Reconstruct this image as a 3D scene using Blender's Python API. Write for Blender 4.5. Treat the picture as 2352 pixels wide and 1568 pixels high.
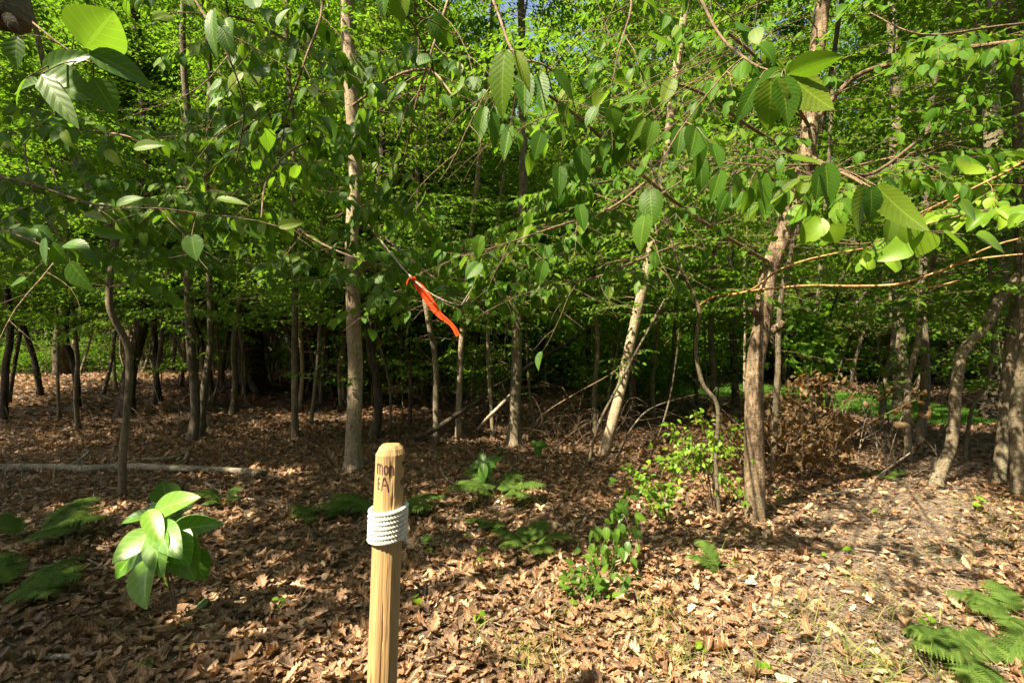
import bpy, math
import numpy as np
from mathutils import Vector

S = bpy.context.scene
for o in list(bpy.data.objects):
    bpy.data.objects.remove(o)

# ------------------------------------------------------------------ camera, sky, sun, exposure
F = 1110.0; CX = 1176.0; CY = 784.0; CH = 1.5          # photo measured at 2352 x 1568
cam = bpy.data.cameras.new('camera'); co = bpy.data.objects.new('camera', cam)
S.collection.objects.link(co)
co.location = (0, 0, CH); co.rotation_euler = (math.radians(90), 0, 0)
cam.lens = F / 2352 * 36; cam.sensor_width = 36; cam.clip_start = 0.05; cam.clip_end = 500
S.camera = co

SUN = np.array([-0.50, -0.40, 0.768]); SUN /= np.linalg.norm(SUN)
W = bpy.data.worlds.new('World'); S.world = W; W.use_nodes = True
nt = W.node_tree; bg = nt.nodes['Background']
sky = nt.nodes.new('ShaderNodeTexSky'); sky.sky_type = 'NISHITA'; sky.sun_disc = False
sky.sun_elevation = math.asin(SUN[2]); sky.sun_rotation = math.atan2(SUN[0], SUN[1])
sky.air_density = 1.0; sky.dust_density = 5.0; sky.ozone_density = 0.6
nt.links.new(sky.outputs[0], bg.inputs[0]); bg.inputs[1].default_value = 0.07
sl = bpy.data.lights.new('sun', 'SUN'); sl.energy = 5.0; sl.angle = math.radians(0.55); sl.color = (1, 0.87, 0.64)
so = bpy.data.objects.new('sun', sl); S.collection.objects.link(so)
so.rotation_euler = Vector(SUN).to_track_quat('Z', 'Y').to_euler(); so.location = (-8, -8, 14)
S.view_settings.view_transform = 'Standard'; S.view_settings.look = 'None'
S.view_settings.gamma = 1; S.view_settings.use_curve_mapping = False
S.view_settings.exposure = 2.15
S.cycles.use_denoising = True
S.cycles.max_bounces = 7; S.cycles.diffuse_bounces = 4; S.cycles.glossy_bounces = 2
S.cycles.transmission_bounces = 4; S.cycles.caustics_reflective = False; S.cycles.caustics_refractive = False
S.cycles.sample_clamp_indirect = 6

# ------------------------------------------------------------------ helpers
RS = np.random.RandomState
rng = RS(11)
C = bpy.context.scene.collection

def nrm(a):
    a = np.asarray(a, float)
    return a / np.maximum(np.linalg.norm(a, axis=-1, keepdims=True), 1e-9)

_lat = RS(5).rand(256, 256)
def vnoise(x, y):
    x = np.asarray(x, float); y = np.asarray(y, float)
    xi = np.floor(x).astype(int); yi = np.floor(y).astype(int); fx = x - xi; fy = y - yi
    fx = fx * fx * (3 - 2 * fx); fy = fy * fy * (3 - 2 * fy)
    g = lambda a, b: _lat[a % 256, b % 256]
    return (g(xi, yi) * (1 - fx) + g(xi + 1, yi) * fx) * (1 - fy) + (g(xi, yi + 1) * (1 - fx) + g(xi + 1, yi + 1) * fx) * fy

def gz(x, y):
    """height of the forest floor"""
    x = np.asarray(x, float); y = np.asarray(y, float)
    h = 0.05 * (vnoise(x * 0.9 + 7, y * 0.9 + 3) - 0.5) + 0.02 * (vnoise(x * 3.1, y * 3.1) - 0.5)
    m = np.exp(-(((x + 11) / 7.5) ** 2 + ((y - 17) / 7.0) ** 2))          # low rise on the left
    far = 0.25 * (vnoise(x * 0.15, y * 0.15 + 9) - 0.5) * np.clip((y - 8) / 12, 0, 1)
    return h + 0.42 * m + far

def pt(x, y, d):
    return np.array([(x - CX) / F * d, d, CH - (y - CY) / F * d])

def gpt(x, y):
    """point of the ground seen at a place in the photo"""
    d = CH * F / max(y - CY, 8.0)
    for _ in range(12):
        X = (x - CX) / F * d
        d += 0.7 * (((CH - float(gz(X, d))) * F / max(y - CY, 8.0)) - d)
    X = (x - CX) / F * d
    return np.array([X, d, float(gz(X, d))])

class Geo:
    def __init__(s): s.V = []; s.L = []; s.N = []; s.U = []; s.n = 0
    def add(s, V, Fs, U):
        V = np.asarray(V, float).reshape(-1, 3); s.V.append(V); s.U.append(np.asarray(U, float).reshape(-1, 3))
        for f in Fs:
            f = np.asarray(f)
            s.L.append((f + s.n).ravel()); s.N.append(np.full(f.shape[0], f.shape[1]))
        s.n += len(V)
    def mesh(s, name, mat, off=(0, 0, 0), smooth=True):
        me = bpy.data.meshes.new(name)
        if s.n:
            V = np.concatenate(s.V) - np.asarray(off, float); L = np.concatenate(s.L); N = np.concatenate(s.N); U = np.concatenate(s.U)
            me.vertices.add(len(V)); me.vertices.foreach_set('co', V.astype(np.float32).ravel())
            me.loops.add(len(L)); me.loops.foreach_set('vertex_index', L.astype(np.int32))
            me.polygons.add(len(N)); me.polygons.foreach_set('loop_start', np.concatenate([[0], np.cumsum(N)[:-1]]).astype(np.int32))
            me.polygons.foreach_set('use_smooth', np.full(len(N), smooth))
            a = me.attributes.new('luv', 'FLOAT_VECTOR', 'POINT'); a.data.foreach_set('vector', U.astype(np.float32).ravel())
            me.update(); me.validate()
        me.materials.append(mat)
        return me

def link(name, me, parent=None, loc=(0, 0, 0)):
    o = bpy.data.objects.new(name, me); C.objects.link(o); o.location = loc
    if parent is not None: o.parent = parent
    return o
def thing(name, label, cat, loc=(0, 0, 0), group=None):
    o = bpy.data.objects.new(name, None); C.objects.link(o); o.location = [float(v) for v in loc]
    o.empty_display_size = 0.1
    o['label'] = label; o['category'] = cat
    if group: o['group'] = group
    return o
def part(name, geo, mat, root, smooth=True):
    return link(name, geo.mesh(name, mat, tuple(root.location), smooth), root)
def single(name, geo, mat, label, cat, group=None, smooth=True):
    o = link(name, geo.mesh(name, mat, (0, 0, 0), smooth)); o['label'] = label; o['category'] = cat
    if group: o['group'] = group
    return o

# ---- leaf templates: y along the leaf, x across, z out of the blade
def strip(n, cols, wf, serr=0.0, pleat=0.0, stalk=0.0, np_=9):
    V = []; U = []
    for i in range(n + 1):
        y = i / n; w = wf(y)
        if serr and 0 < i < n: w *= 1 + serr * (1 if i % 2 else -1)
        for c in cols:
            x = c * w
            z = 0.0
            if pleat: z = pleat * abs(((y - 0.35 * abs(c) * wf(y) * 2) * np_) % 1 - 0.5) * 2 * (abs(c) ** 0.6)
            V.append((x, y + (-0.04 * abs(c) if serr else 0) * (1 if 0 < i < n else 0), z)); U.append((c, y, 0))
    k = len(cols); Q = []
    for i in range(n):
        for j in range(k - 1):
            a = i * k + j; Q.append((a, a + 1, a + k + 1, a + k))
    return np.array(V), [np.array(Q)], np.array(U)
ov = lambda a: (lambda y: max(0.004, a * math.sin(math.pi * min(1, max(0, y)) ** 0.8) ** 0.75 * (1 - 0.25 * y)))
T_NEAR = strip(26, [-1, -.66, -.33, 0, .33, .66, 1], ov(0.33), 0.06, 0.016, np_=11)
T_MID = strip(12, [-1, 0, 1], ov(0.32), 0.05)
T_LOW = strip(4, [-1, 0, 1], ov(0.32))
T_BIG = strip(14, [-1, -.5, 0, .5, 1], ov(0.27), 0.0)
T_ROUND = strip(10, [-1, -.5, 0, .5, 1], ov(0.43), 0.0)
def oakw(y): return max(0.012, 0.37 * math.sin(math.pi * y ** 1.15) ** 0.6 * (0.50 + 0.50 * abs(math.cos(math.pi * 3.6 * y))))
T_OAK = strip(18, [-1, -.5, 0, .5, 1], oakw)
T_OAKM = strip(11, [-1, 0, 1], oakw)
T_OAKL = strip(3, [-1, 0, 1], lambda y: 0.3 * math.sin(math.pi * (0.08 + 0.84 * y)) ** 0.7)
def maplew(y): return max(0.01, 0.52 * (0.25 + 0.75 * abs(math.cos(math.pi * 2.3 * (y - 0.12)))) * (1 - y) ** 0.5)
T_MAPLE = strip(10, [-1, 0, 1], maplew)
T_PINNA = strip(16, [-1, 0, 1], lambda y: max(0.004, 0.15 * (1 - y) ** 0.75), 0.72)
T_RHOMB = (np.array([(0, 0, 0), (.3, .42, .05), (0, 1, 0), (-.3, .42, .05)]), [np.array([(0, 1, 2), (0, 2, 3)])],
           np.array([(0, 0, 0), (1, .42, 0), (0, 1, 0), (-1, .42, 0)]))

def leaves(g, T, pos, axis, nor, size, rnd, curl=0.15, fold=0.2, wid=1.0, roll=0.0):
    pos = np.asarray(pos, float).reshape(-1, 3); M = len(pos)
    if M == 0: return
    Y = nrm(np.asarray(axis, float).reshape(-1, 3)); n = np.asarray(nor, float).reshape(-1, 3)
    X = nrm(np.cross(Y, n)); Z = np.cross(X, Y)
    size = np.broadcast_to(np.asarray(size, float), (M,)); rnd = np.broadcast_to(np.asarray(rnd, float), (M,))
    curl = np.broadcast_to(np.asarray(curl, float), (M,))[:, None]; fold = np.broadcast_to(np.asarray(fold, float), (M,))[:, None]
    wid = np.broadcast_to(np.asarray(wid, float), (M,))[:, None]; roll = np.broadcast_to(np.asarray(roll, float), (M,))[:, None]
    TV, TF, TU = T; k = len(TV)
    x = TV[None, :, 0] * wid; y = TV[None, :, 1]; z = TV[None, :, 2] - curl * y ** 2 + fold * np.abs(x) + roll * x * x * 4 + 0 * y
    y = y - 0.25 * np.abs(curl) * y ** 3
    P = pos[:, None, :] + size[:, None, None] * (x[..., None] * X[:, None] + y[..., None] * Y[:, None] + z[..., None] * Z[:, None])
    U = np.broadcast_to(TU, (M, k, 3)).copy(); U[:, :, 2] = rnd[:, None]
    off = (np.arange(M) * k)[:, None, None]
    g.add(P.reshape(-1, 3), [(f[None] + off).reshape(-1, f.shape[1]) for f in TF], U.reshape(-1, 3))

def catmull(P, n):
    P = np.asarray(P, float); m = len(P)
    if m < 3: 
        t = np.linspace(0, 1, n)[:, None]; return P[0] * (1 - t) + P[-1] * t
    t = np.linspace(0, m - 1, n); i = np.minimum(t.astype(int), m - 2); f = (t - i)[:, None]
    g = lambda j: P[np.clip(j, 0, m - 1)]
    a, b, c, d = g(i - 1), g(i), g(i + 1), g(i + 2)
    return 0.5 * ((2 * b) + (-a + c) * f + (2 * a - 5 * b + 4 * c - d) * f ** 2 + (-a + 3 * b - 3 * c + d) * f ** 3)

def tube(g, P, R, sides=6, rnd=0.5, bump=0.0, seed=0, cap=True, flare=0.0):
    P = np.asarray(P, float); n = len(P); R = np.broadcast_to(np.asarray(R, float), (n,)).copy()
    T = nrm(np.gradient(P, axis=0))
    up = np.array([0, 1.0, 0]) if abs(T[0][1]) < 0.8 else np.array([1.0, 0, 0])
    A = np.zeros((n, 3)); a = up - T[0] * up.dot(T[0])
    for i in range(n):
        a = a - T[i] * a.dot(T[i]); a /= max(1e-9, np.linalg.norm(a)); A[i] = a
    B = np.cross(T, A)
    th = np.linspace(0, 2 * np.pi, sides, endpoint=False)
    ln = np.concatenate([[0], np.cumsum(np.linalg.norm(np.diff(P, axis=0), axis=1))])
    rr = R[:, None] * np.ones(sides)
    if bump:
        q = RS(seed).rand(8) * 6.28
        b = (np.sin(2 * th[None] + q[0] + ln[:, None] * 2.1) * .5 + np.sin(3 * th[None] + q[1] - ln[:, None] * 5.3) * .35
             + np.sin(5 * th[None] + q[2] + ln[:, None] * 17) * .25 + np.sin(th[None] + q[3] + ln[:, None] * 9) * .5
             + 0.8 * (vnoise((th[None] * 3 + seed) + 0 * ln[:, None], ln[:, None] * 14 + seed * 3.3 + 0 * th[None]) - .5))
        rr = rr * (1 + bump * b)
    if flare:
        rr = rr * (1 + flare * np.exp(-ln[:, None] / (R[0] * 1.6)) * (1 + .35 * np.sin(4 * th[None] + seed) + .25 * np.sin(7 * th[None] + seed * 2)))
    V = P[:, None] + rr[..., None] * (np.cos(th)[None, :, None] * A[:, None] + np.sin(th)[None, :, None] * B[:, None])
    U = np.zeros((n, sides, 3)); U[..., 0] = np.minimum(th, 2 * np.pi - th)[None] / np.pi; U[..., 1] = ln[:, None]; U[..., 2] = rnd
    i, j = np.meshgrid(np.arange(n - 1), np.arange(sides), indexing='ij'); j2 = (j + 1) % sides
    Q = np.stack([i * sides + j, i * sides + j2, (i + 1) * sides + j2, (i + 1) * sides + j], -1).reshape(-1, 4)
    Fs = [Q]
    if cap: Fs.append(np.arange((n - 1) * sides, n * sides)[None]); Fs.append(np.arange(sides)[::-1][None])
    g.add(V.reshape(-1, 3), Fs, U.reshape(-1, 3))

# ------------------------------------------------------------------ materials
def nodes(name):
    m = bpy.data.materials.new(name); m.use_nodes = True; t = m.node_tree
    b = t.nodes['Principled BSDF']; return m, t, b
def N(t, k, **kw):
    n = t.nodes.new(k)
    for a, v in kw.items(): setattr(n, a, v)
    return n
def ramp(t, src, stops, interp='LINEAR'):
    r = N(t, 'ShaderNodeValToRGB'); cr = r.color_ramp; cr.interpolation = interp
    while len(cr.elements) < len(stops): cr.elements.new(0.5)
    for e, (p, c) in zip(cr.elements, stops): e.position = p; e.color = (*c, 1)
    t.links.new(src, r.inputs[0]); return r.outputs[0]
def mixc(t, f, a, b, mode='MIX'):
    m = N(t, 'ShaderNodeMix', data_type='RGBA', blend_type=mode)
    for s, v in ((m.inputs[0], f), (m.inputs[6], a), (m.inputs[7], b)):
        if hasattr(v, 'is_output'): t.links.new(v, s)
        elif isinstance(v, (int, float)): s.default_value = v
        else: s.default_value = (*v, 1)
    return m.outputs[2]
def math_(t, op, a, b=0.0, c=None):
    m = N(t, 'ShaderNodeMath', operation=op)
    for s, v in zip(m.inputs, (a, b, c)):
        if v is None: continue
        if hasattr(v, 'is_output'): t.links.new(v, s)
        else: s.default_value = v
    return m.outputs[0]
def noise(t, vec, scale, detail=3, rough=.55, sc=(1, 1, 1)):
    if sc != (1, 1, 1):
        mp = N(t, 'ShaderNodeMapping'); mp.inputs['Scale'].default_value = sc; t.links.new(vec, mp.inputs[0]); vec = mp.outputs[0]
    n = N(t, 'ShaderNodeTexNoise'); n.inputs['Scale'].default_value = scale; n.inputs['Detail'].default_value = detail
    n.inputs['Roughness'].default_value = rough; t.links.new(vec, n.inputs['Vector']); return n.outputs['Fac']
def luv(t):
    a = N(t, 'ShaderNodeAttribute', attribute_name='luv'); s = N(t, 'ShaderNodeSeparateXYZ')
    t.links.new(a.outputs['Vector'], s.inputs[0]); return s.outputs
def pos(t): return N(t, 'ShaderNodeNewGeometry').outputs['Position']
def obj(t): return N(t, 'ShaderNodeTexCoord').outputs['Object']

def leaf_mat(name, cols, trans=(0.22, 0.40, 0.02), tfac=0.42, rough=0.42, veins=0.0, nv=11, spec=0.3):
    m, t, b = nodes(name); u = luv(t)
    if 'dead' not in name and 'withered' not in name: cols = [(c[0] * 1.1, c[1], c[2]) for c in cols]
    col = ramp(t, u[2], [(i / max(1, len(cols) - 1), c) for i, c in enumerate(cols)])
    au = math_(t, 'ABSOLUTE', u[0])
    if veins:
        ph = math_(t, 'MULTIPLY', math_(t, 'SUBTRACT', u[1], math_(t, 'MULTIPLY', au, 0.22)), nv)
        fr = math_(t, 'ABSOLUTE', math_(t, 'SUBTRACT', math_(t, 'FRACT', ph), 0.5))       # 0 at vein
        line = math_(t, 'LESS_THAN', fr, 0.07); mid = math_(t, 'LESS_THAN', au, 0.06)
        lv = math_(t, 'MULTIPLY', math_(t, 'MAXIMUM', math_(t, 'MULTIPLY', line, 0.5), mid), veins)
        col = mixc(t, lv, col, tuple(min(1, c * 2.2 + 0.03) for c in cols[-1]))
        bp = N(t, 'ShaderNodeBump'); bp.inputs['Strength'].default_value = 0.35; bp.inputs['Distance'].default_value = 0.0016
        t.links.new(fr, bp.inputs['Height']); t.links.new(bp.outputs[0], b.inputs['Normal'])
    ns = noise(t, pos(t), 35, 2)
    if veins and 'dead' not in name:
        sp_ = ramp(t, noise(t, pos(t), 75, 2, .6), [(.70, (0, 0, 0)), (.74, (.8, .8, .8))]); col = mixc(t, sp_, col, (0.13, 0.08, 0.025))
    col = mixc(t, math_(t, 'MULTIPLY', ns, 0.5), col, mixc(t, 1.0, col, (0.62, 0.66, 0.5), 'MULTIPLY'))
    t.links.new(col, b.inputs['Base Color']); b.inputs['Roughness'].default_value = rough
    b.inputs['Specular IOR Level'].default_value = spec
    tr = N(t, 'ShaderNodeBsdfTranslucent')
    tc = mixc(t, 1.0, mixc(t, 0.55, col, trans), (1.15, 1.2, 1.0), 'MULTIPLY')
    t.links.new(tc, tr.inputs[0])
    mx = N(t, 'ShaderNodeMixShader'); mx.inputs[0].default_value = tfac
    t.links.new(b.outputs[0], mx.inputs[1]); t.links.new(tr.outputs[0], mx.inputs[2])
    t.links.new(mx.outputs[0], t.nodes['Material Output'].inputs[0]); return m

def bark(name, dark, light, lent=0.5, ridged=0.0, rough=0.85, moss=0.25):
    m, t, b = nodes(name); p = pos(t); u = luv(t)
    n1 = noise(t, p, 5, 4, .6); n2 = noise(t, p, 10, 3, .6, (1, 1, 9)); n3 = noise(t, p, 22, 4, .65, (1, 1, .16))
    n4 = noise(t, p, 60, 3, .7)
    n5 = noise(t, p, 11, 5, .72, (1, 1, .45))
    col = mixc(t, ramp(t, math_(t, 'ADD', math_(t, 'MULTIPLY', n1, .5), math_(t, 'MULTIPLY', n5, .5)), [(.36, (0, 0, 0)), (.62, (1, 1, 1))]), dark, light)
    fine = noise(t, p, 45, 4, .75, (1, 1, .4)); col = mixc(t, ramp(t, fine, [(.38, (.75, .75, .75)), (.5, (0, 0, 0))]), col, tuple(c * .45 for c in dark))
    if lent:
        k = ramp(t, n2, [(0.58, (0, 0, 0)), (0.66, (1, 1, 1))])
        col = mixc(t, math_(t, 'MULTIPLY', k, lent), col, tuple(c * 0.42 for c in dark))
    if ridged:
        k = ramp(t, n3, [(0.42, (1, 1, 1)), (0.56, (0, 0, 0))])
        col = mixc(t, math_(t, 'MULTIPLY', k, ridged), col, tuple(c * 0.35 for c in dark))
    lich = ramp(t, noise(t, p, 3.3, 5, .7), [(0.56, (0, 0, 0)), (0.66, (1, 1, 1))])
    col = mixc(t, math_(t, 'MULTIPLY', lich, moss), col, (0.23, 0.27, 0.17))
    col = mixc(t, 0.35, col, mixc(t, n4, (0.5, 0.5, 0.5), (1.5, 1.5, 1.5)), 'MULTIPLY')
    tn = mixc(t, 1.0, col, mixc(t, u[2], (0.75, 0.72, 0.68), (1.25, 1.2, 1.15)), 'MULTIPLY')
    t.links.new(tn, b.inputs['Base Color']); b.inputs['Roughness'].default_value = rough
    b.inputs['Specular IOR Level'].default_value = 0.25
    h = math_(t, 'ADD', math_(t, 'MULTIPLY', n3, 1.2 * ridged + .15), math_(t, 'ADD', math_(t, 'MULTIPLY', n2, .5), math_(t, 'MULTIPLY', n4, .4)))
    bp = N(t, 'ShaderNodeBump'); bp.inputs['Strength'].default_value = 1.0; bp.inputs['Distance'].default_value = 0.016
    t.links.new(math_(t, 'ADD', h, math_(t, 'MULTIPLY', n5, 1.2)), bp.inputs['Height']); t.links.new(bp.outputs[0], b.inputs['Normal'])
    return m

M = {}
G3 = [(0.024, 0.082, 0.006), (0.042, 0.125, 0.008), (0.064, 0.16, 0.010), (0.10, 0.18, 0.013)]
M['near'] = leaf_mat('hornbeam_leaf', [(0.022, 0.080, 0.006), (0.036, 0.115, 0.007), (0.055, 0.145, 0.008), (0.10, 0.165, 0.010)], veins=0.35, nv=11, rough=0.5, spec=.27)
M['mid'] = leaf_mat('understorey_leaf', G3, rough=0.6, spec=.15, veins=0.2, nv=9)
M['far'] = leaf_mat('canopy_leaf', [(0.017, 0.058, 0.006), (0.028, 0.085, 0.009), (0.046, 0.115, 0.012), (0.085, 0.15, 0.017)], rough=0.65, tfac=0.42, spec=.15)
M['yel'] = leaf_mat('bright_canopy_leaf', [(0.035, 0.095, 0.006), (0.06, 0.135, 0.010), (0.12, 0.18, 0.015)], rough=0.6, tfac=0.48, spec=.15)
M['smooth'] = leaf_mat('smooth_leaf', [(0.035, 0.10, 0.015), (0.06, 0.15, 0.02), (0.10, 0.19, 0.02)], veins=0.4, nv=6, rough=0.38)
M['poke'] = leaf_mat('broad_leaf', [(0.045, 0.15, 0.016), (0.075, 0.20, 0.022), (0.12, 0.25, 0.03)], veins=0.5, nv=6, rough=0.36, tfac=0.3)
M['shrub'] = leaf_mat('shrub_leaf', [(0.09, 0.20, 0.015), (0.13, 0.26, 0.02), (0.18, 0.30, 0.02)], rough=0.45, tfac=0.45)
M['fern'] = leaf_mat('fern_leaf', [(0.05, 0.11, 0.022), (0.08, 0.15, 0.032), (0.13, 0.20, 0.045)], spec=.1, rough=0.7, tfac=0.4)
M['grass'] = leaf_mat('grass_blade', [(0.06, 0.14, 0.02), (0.14, 0.20, 0.035), (0.38, 0.31, 0.13)], rough=0.6, tfac=0.35)
M['lawn'] = leaf_mat('lawn_blade', [(0.06, 0.16, 0.015), (0.10, 0.21, 0.025)], rough=0.6, tfac=0.35)
M['litter'] = leaf_mat('dead_leaf', [(0.062, 0.030, 0.017), (0.135, 0.064, 0.032), (0.24, 0.120, 0.062), (0.39, 0.215, 0.125), (0.62, 0.43, 0.295)],
                       trans=(0.5, 0.25, 0.08), tfac=0.12, rough=0.62, veins=0.3, nv=7, spec=0.35)
M['deadbush'] = leaf_mat('withered_leaf', [(0.055, 0.035, 0.017), (0.11, 0.068, 0.031), (0.22, 0.145, 0.075)], trans=(0.5, 0.25, 0.05), tfac=0.3, rough=0.6)
M['b_grey'] = bark('grey_brown_bark', (0.085, 0.070, 0.048), (0.20, 0.17, 0.12), 0.5, 0.15)
M['b_pale'] = bark('pale_birch_bark', (0.19, 0.15, 0.10), (0.40, 0.335, 0.24), 0.75, 0.0, moss=0.12)
M['b_dark'] = bark('dark_furrowed_bark', (0.040, 0.030, 0.021), (0.10, 0.078, 0.056), 0.1, 0.8, moss=0.15)
M['b_main'] = bark('scarred_cherry_bark', (0.065, 0.045, 0.030), (0.27, 0.205, 0.135), 0.2, 0.6, moss=0.14)
M['twig'] = bark('twig_bark', (0.10, 0.068, 0.042), (0.20, 0.145, 0.095), 0.1, 0.0, moss=0.1)
M['otwig'] = bark('orange_twig_bark', (0.24, 0.14, 0.06), (0.38, 0.25, 0.11), 0.1, 0.0, moss=0.0)
M['stick'] = bark('dead_stick_bark', (0.22, 0.18, 0.14), (0.42, 0.37, 0.31), 0.3, 0.3, moss=0.35)
M['log'] = bark('fallen_log_bark', (0.12, 0.105, 0.08), (0.30, 0.275, 0.215), 0.35, 0.1, moss=0.45)

# ------------------------------------------------------------------ where the sun gets through the canopy
sx = nrm(np.cross(SUN, [0, 0, 1])); sy = np.cross(SUN, sx)
def sp(P):
    P = np.asarray(P, float); return np.stack([P @ sx, P @ sy, P @ SUN], -1)
BEAM = []
def beam(p, r, thr=0.5): BEAM.append((*sp(p), r, thr))
def gbeam(x, y, rx, r=None, thr=0.5):
    """a run of sunlit ground, centre and half width measured in the photo"""
    n = max(1, int(rx / 60)); 
    if y > 1280 and x > 1000: r *= 1.45; thr = .34
    for k in range(-n, n + 1):
        q = gpt(x + k * rx / (n + .5), y); beam(q, r if r else max(0.16, 30 / F * q[1] * 1.2), thr)
for a in [(1250, 1330, 230, .20), (1390, 1370, 260, .26), (1560, 1400, 230, .30), (1720, 1330, 150, .22), (1450, 1490, 330, .28), (1750, 1500, 260, .24),
          (1150, 1480, 140, .16), (1620, 1300, 120, .2), (1900, 1300, 130, .14), (2000, 1230, 160, .14), (1830, 1180, 110, .18), (2170, 1165, 120, .26), (2060, 1120, 110, .25),
          (720, 1480, 150, .13), (560, 1545, 150, .10), (960, 1545, 160, .12), (2120, 1210, 90, .16), (2250, 1380, 60, .12),
          (620, 1085, 70, .22), (700, 960, 160, .35), (560, 940, 130, .3), (250, 862, 240, .55), (330, 905, 90, .25), (120, 870, 100, .4), (900, 945, 90, .4), (640, 905, 80, .6),
          (1120, 1010, 90, .25), (1550, 900, 40, .9), (1680, 900, 90, 1.0), (1850, 905, 100, .9), (1980, 930, 110, .9), (2120, 955, 120, .9), (2240, 975, 70, .6),
          (1900, 1060, 90, .3), (2230, 990, 60, .3), (230, 1170, 60, .18), (480, 1180, 90, .12), (1440, 1150, 80, .1), (2290, 900, 60, .8)]:
    gbeam(*a)
for (x, y, d, r) in [(898, 1060, 1.54, .09), (905, 1180, 1.54, .13), (890, 1330, 1.54, .12), (880, 1480, 1.54, .14),
                     (300, 1240, 2.5, .22), (370, 1170, 2.5, .22), (440, 1290, 2.5, .18), (1560, 1060, 4.3, .32), (1650, 1020, 4.3, .28), (1490, 1140, 3.9, .25), (1430, 1220, 3.2, .16),
                     (1735, 1120, 4.1, .22), (1733, 1000, 4.1, .22), (1735, 890, 4.1, .15), (1745, 730, 4.1, .15), (1780, 560, 4.1, .14), (1845, 350, 4.1, .2), (1850, 260, 4.1, .12),
                     (1460, 720, 6.5, .3), (1500, 530, 6.5, .3), (1560, 120, 6.5, .5), (1410, 950, 6.5, .2), (1057, 850, 7.6, .25), (998, 790, 6.2, .12), (1130, 870, 7.8, .15),
                     (812, 500, 5.6, .3), (812, 300, 5.6, .25), (812, 900, 5.6, .15), (2170, 1080, 5.0, .15), (1790, 900, 5.2, .15),
                     (1150, 190, 1.2, .10), (1790, 230, 1.0, .12), (1870, 200, 1.0, .1), (1605, 330, 1.7, .12), (920, 20, 1.2, .12), (1490, 310, 1.6, .1), (1700, 420, 1.7, .14), (225, 60, .9, .16), (140, 170, .9, .12), (2060, 490, 1.2, .14), (1880, 150, 1.0, .14),
                     (1950, 540, 2.3, .25), (2150, 560, 2.3, .3), (2030, 480, 1.7, .15), (2080, 650, 3, .2), (1850, 520, 2.6, .2), (990, 690, 2.6, .08), (1140, 1100, 4.4, .32), (1190, 1110, 4.3, .2), (1215, 1240, 3.4, .12), (1850, 930, 5.4, .3), (270, 345, 3, .12),
                     (1300, 640, 3.4, .15), (1390, 705, 4.5, .15), (100, 1200, 3.0, .1), (440, 1080, 5.3, .15)]:
    beam(pt(x, y, d), r, 0.42)
BEAM = np.array(BEAM)
def keep(P, seed=0, bias=0.0):
    P = np.asarray(P, float).reshape(-1, 3)
    if len(P) == 0: return np.zeros(0, bool)
    q = sp(P); k = np.ones(len(P), bool); r = RS(seed + 3).rand(len(P))
    nz = vnoise(q[:, 0] * 5.5 + 31, q[:, 1] * 5.5) * .6 + vnoise(q[:, 0] * 13, q[:, 1] * 13 + 8) * .4
    for b in BEAM:
        d = np.hypot(q[:, 0] - b[0], q[:, 1] - b[1])
        k &= ~((q[:, 2] > b[2] + 0.45) & (d < b[3] * (0.95 + 0.8 * (nz - .5) / .5 * .6)) & (nz > b[4] - 0.20))
    fl = vnoise(q[:, 0] * 1.7 + 3, q[:, 1] * 1.7 + 17) * .55 + vnoise(q[:, 0] * 5.1, q[:, 1] * 5.1) * .45
    k &= ~(fl > 0.85 - bias)
    k = k | (r < 0.015)
    # the ribbon hangs free of leaves
    y = np.maximum(P[:, 1], .1); u = CX + P[:, 0] / y * F; v = CY - (P[:, 2] - CH) / y * F; t = np.clip((v - 640) / 130, 0, 1)
    return k & ~((P[:, 1] < 2.75) & (v > 590) & (v < 790) & (np.abs(u - (950 + 102 * t)) < 34 + 60 / y))

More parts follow.
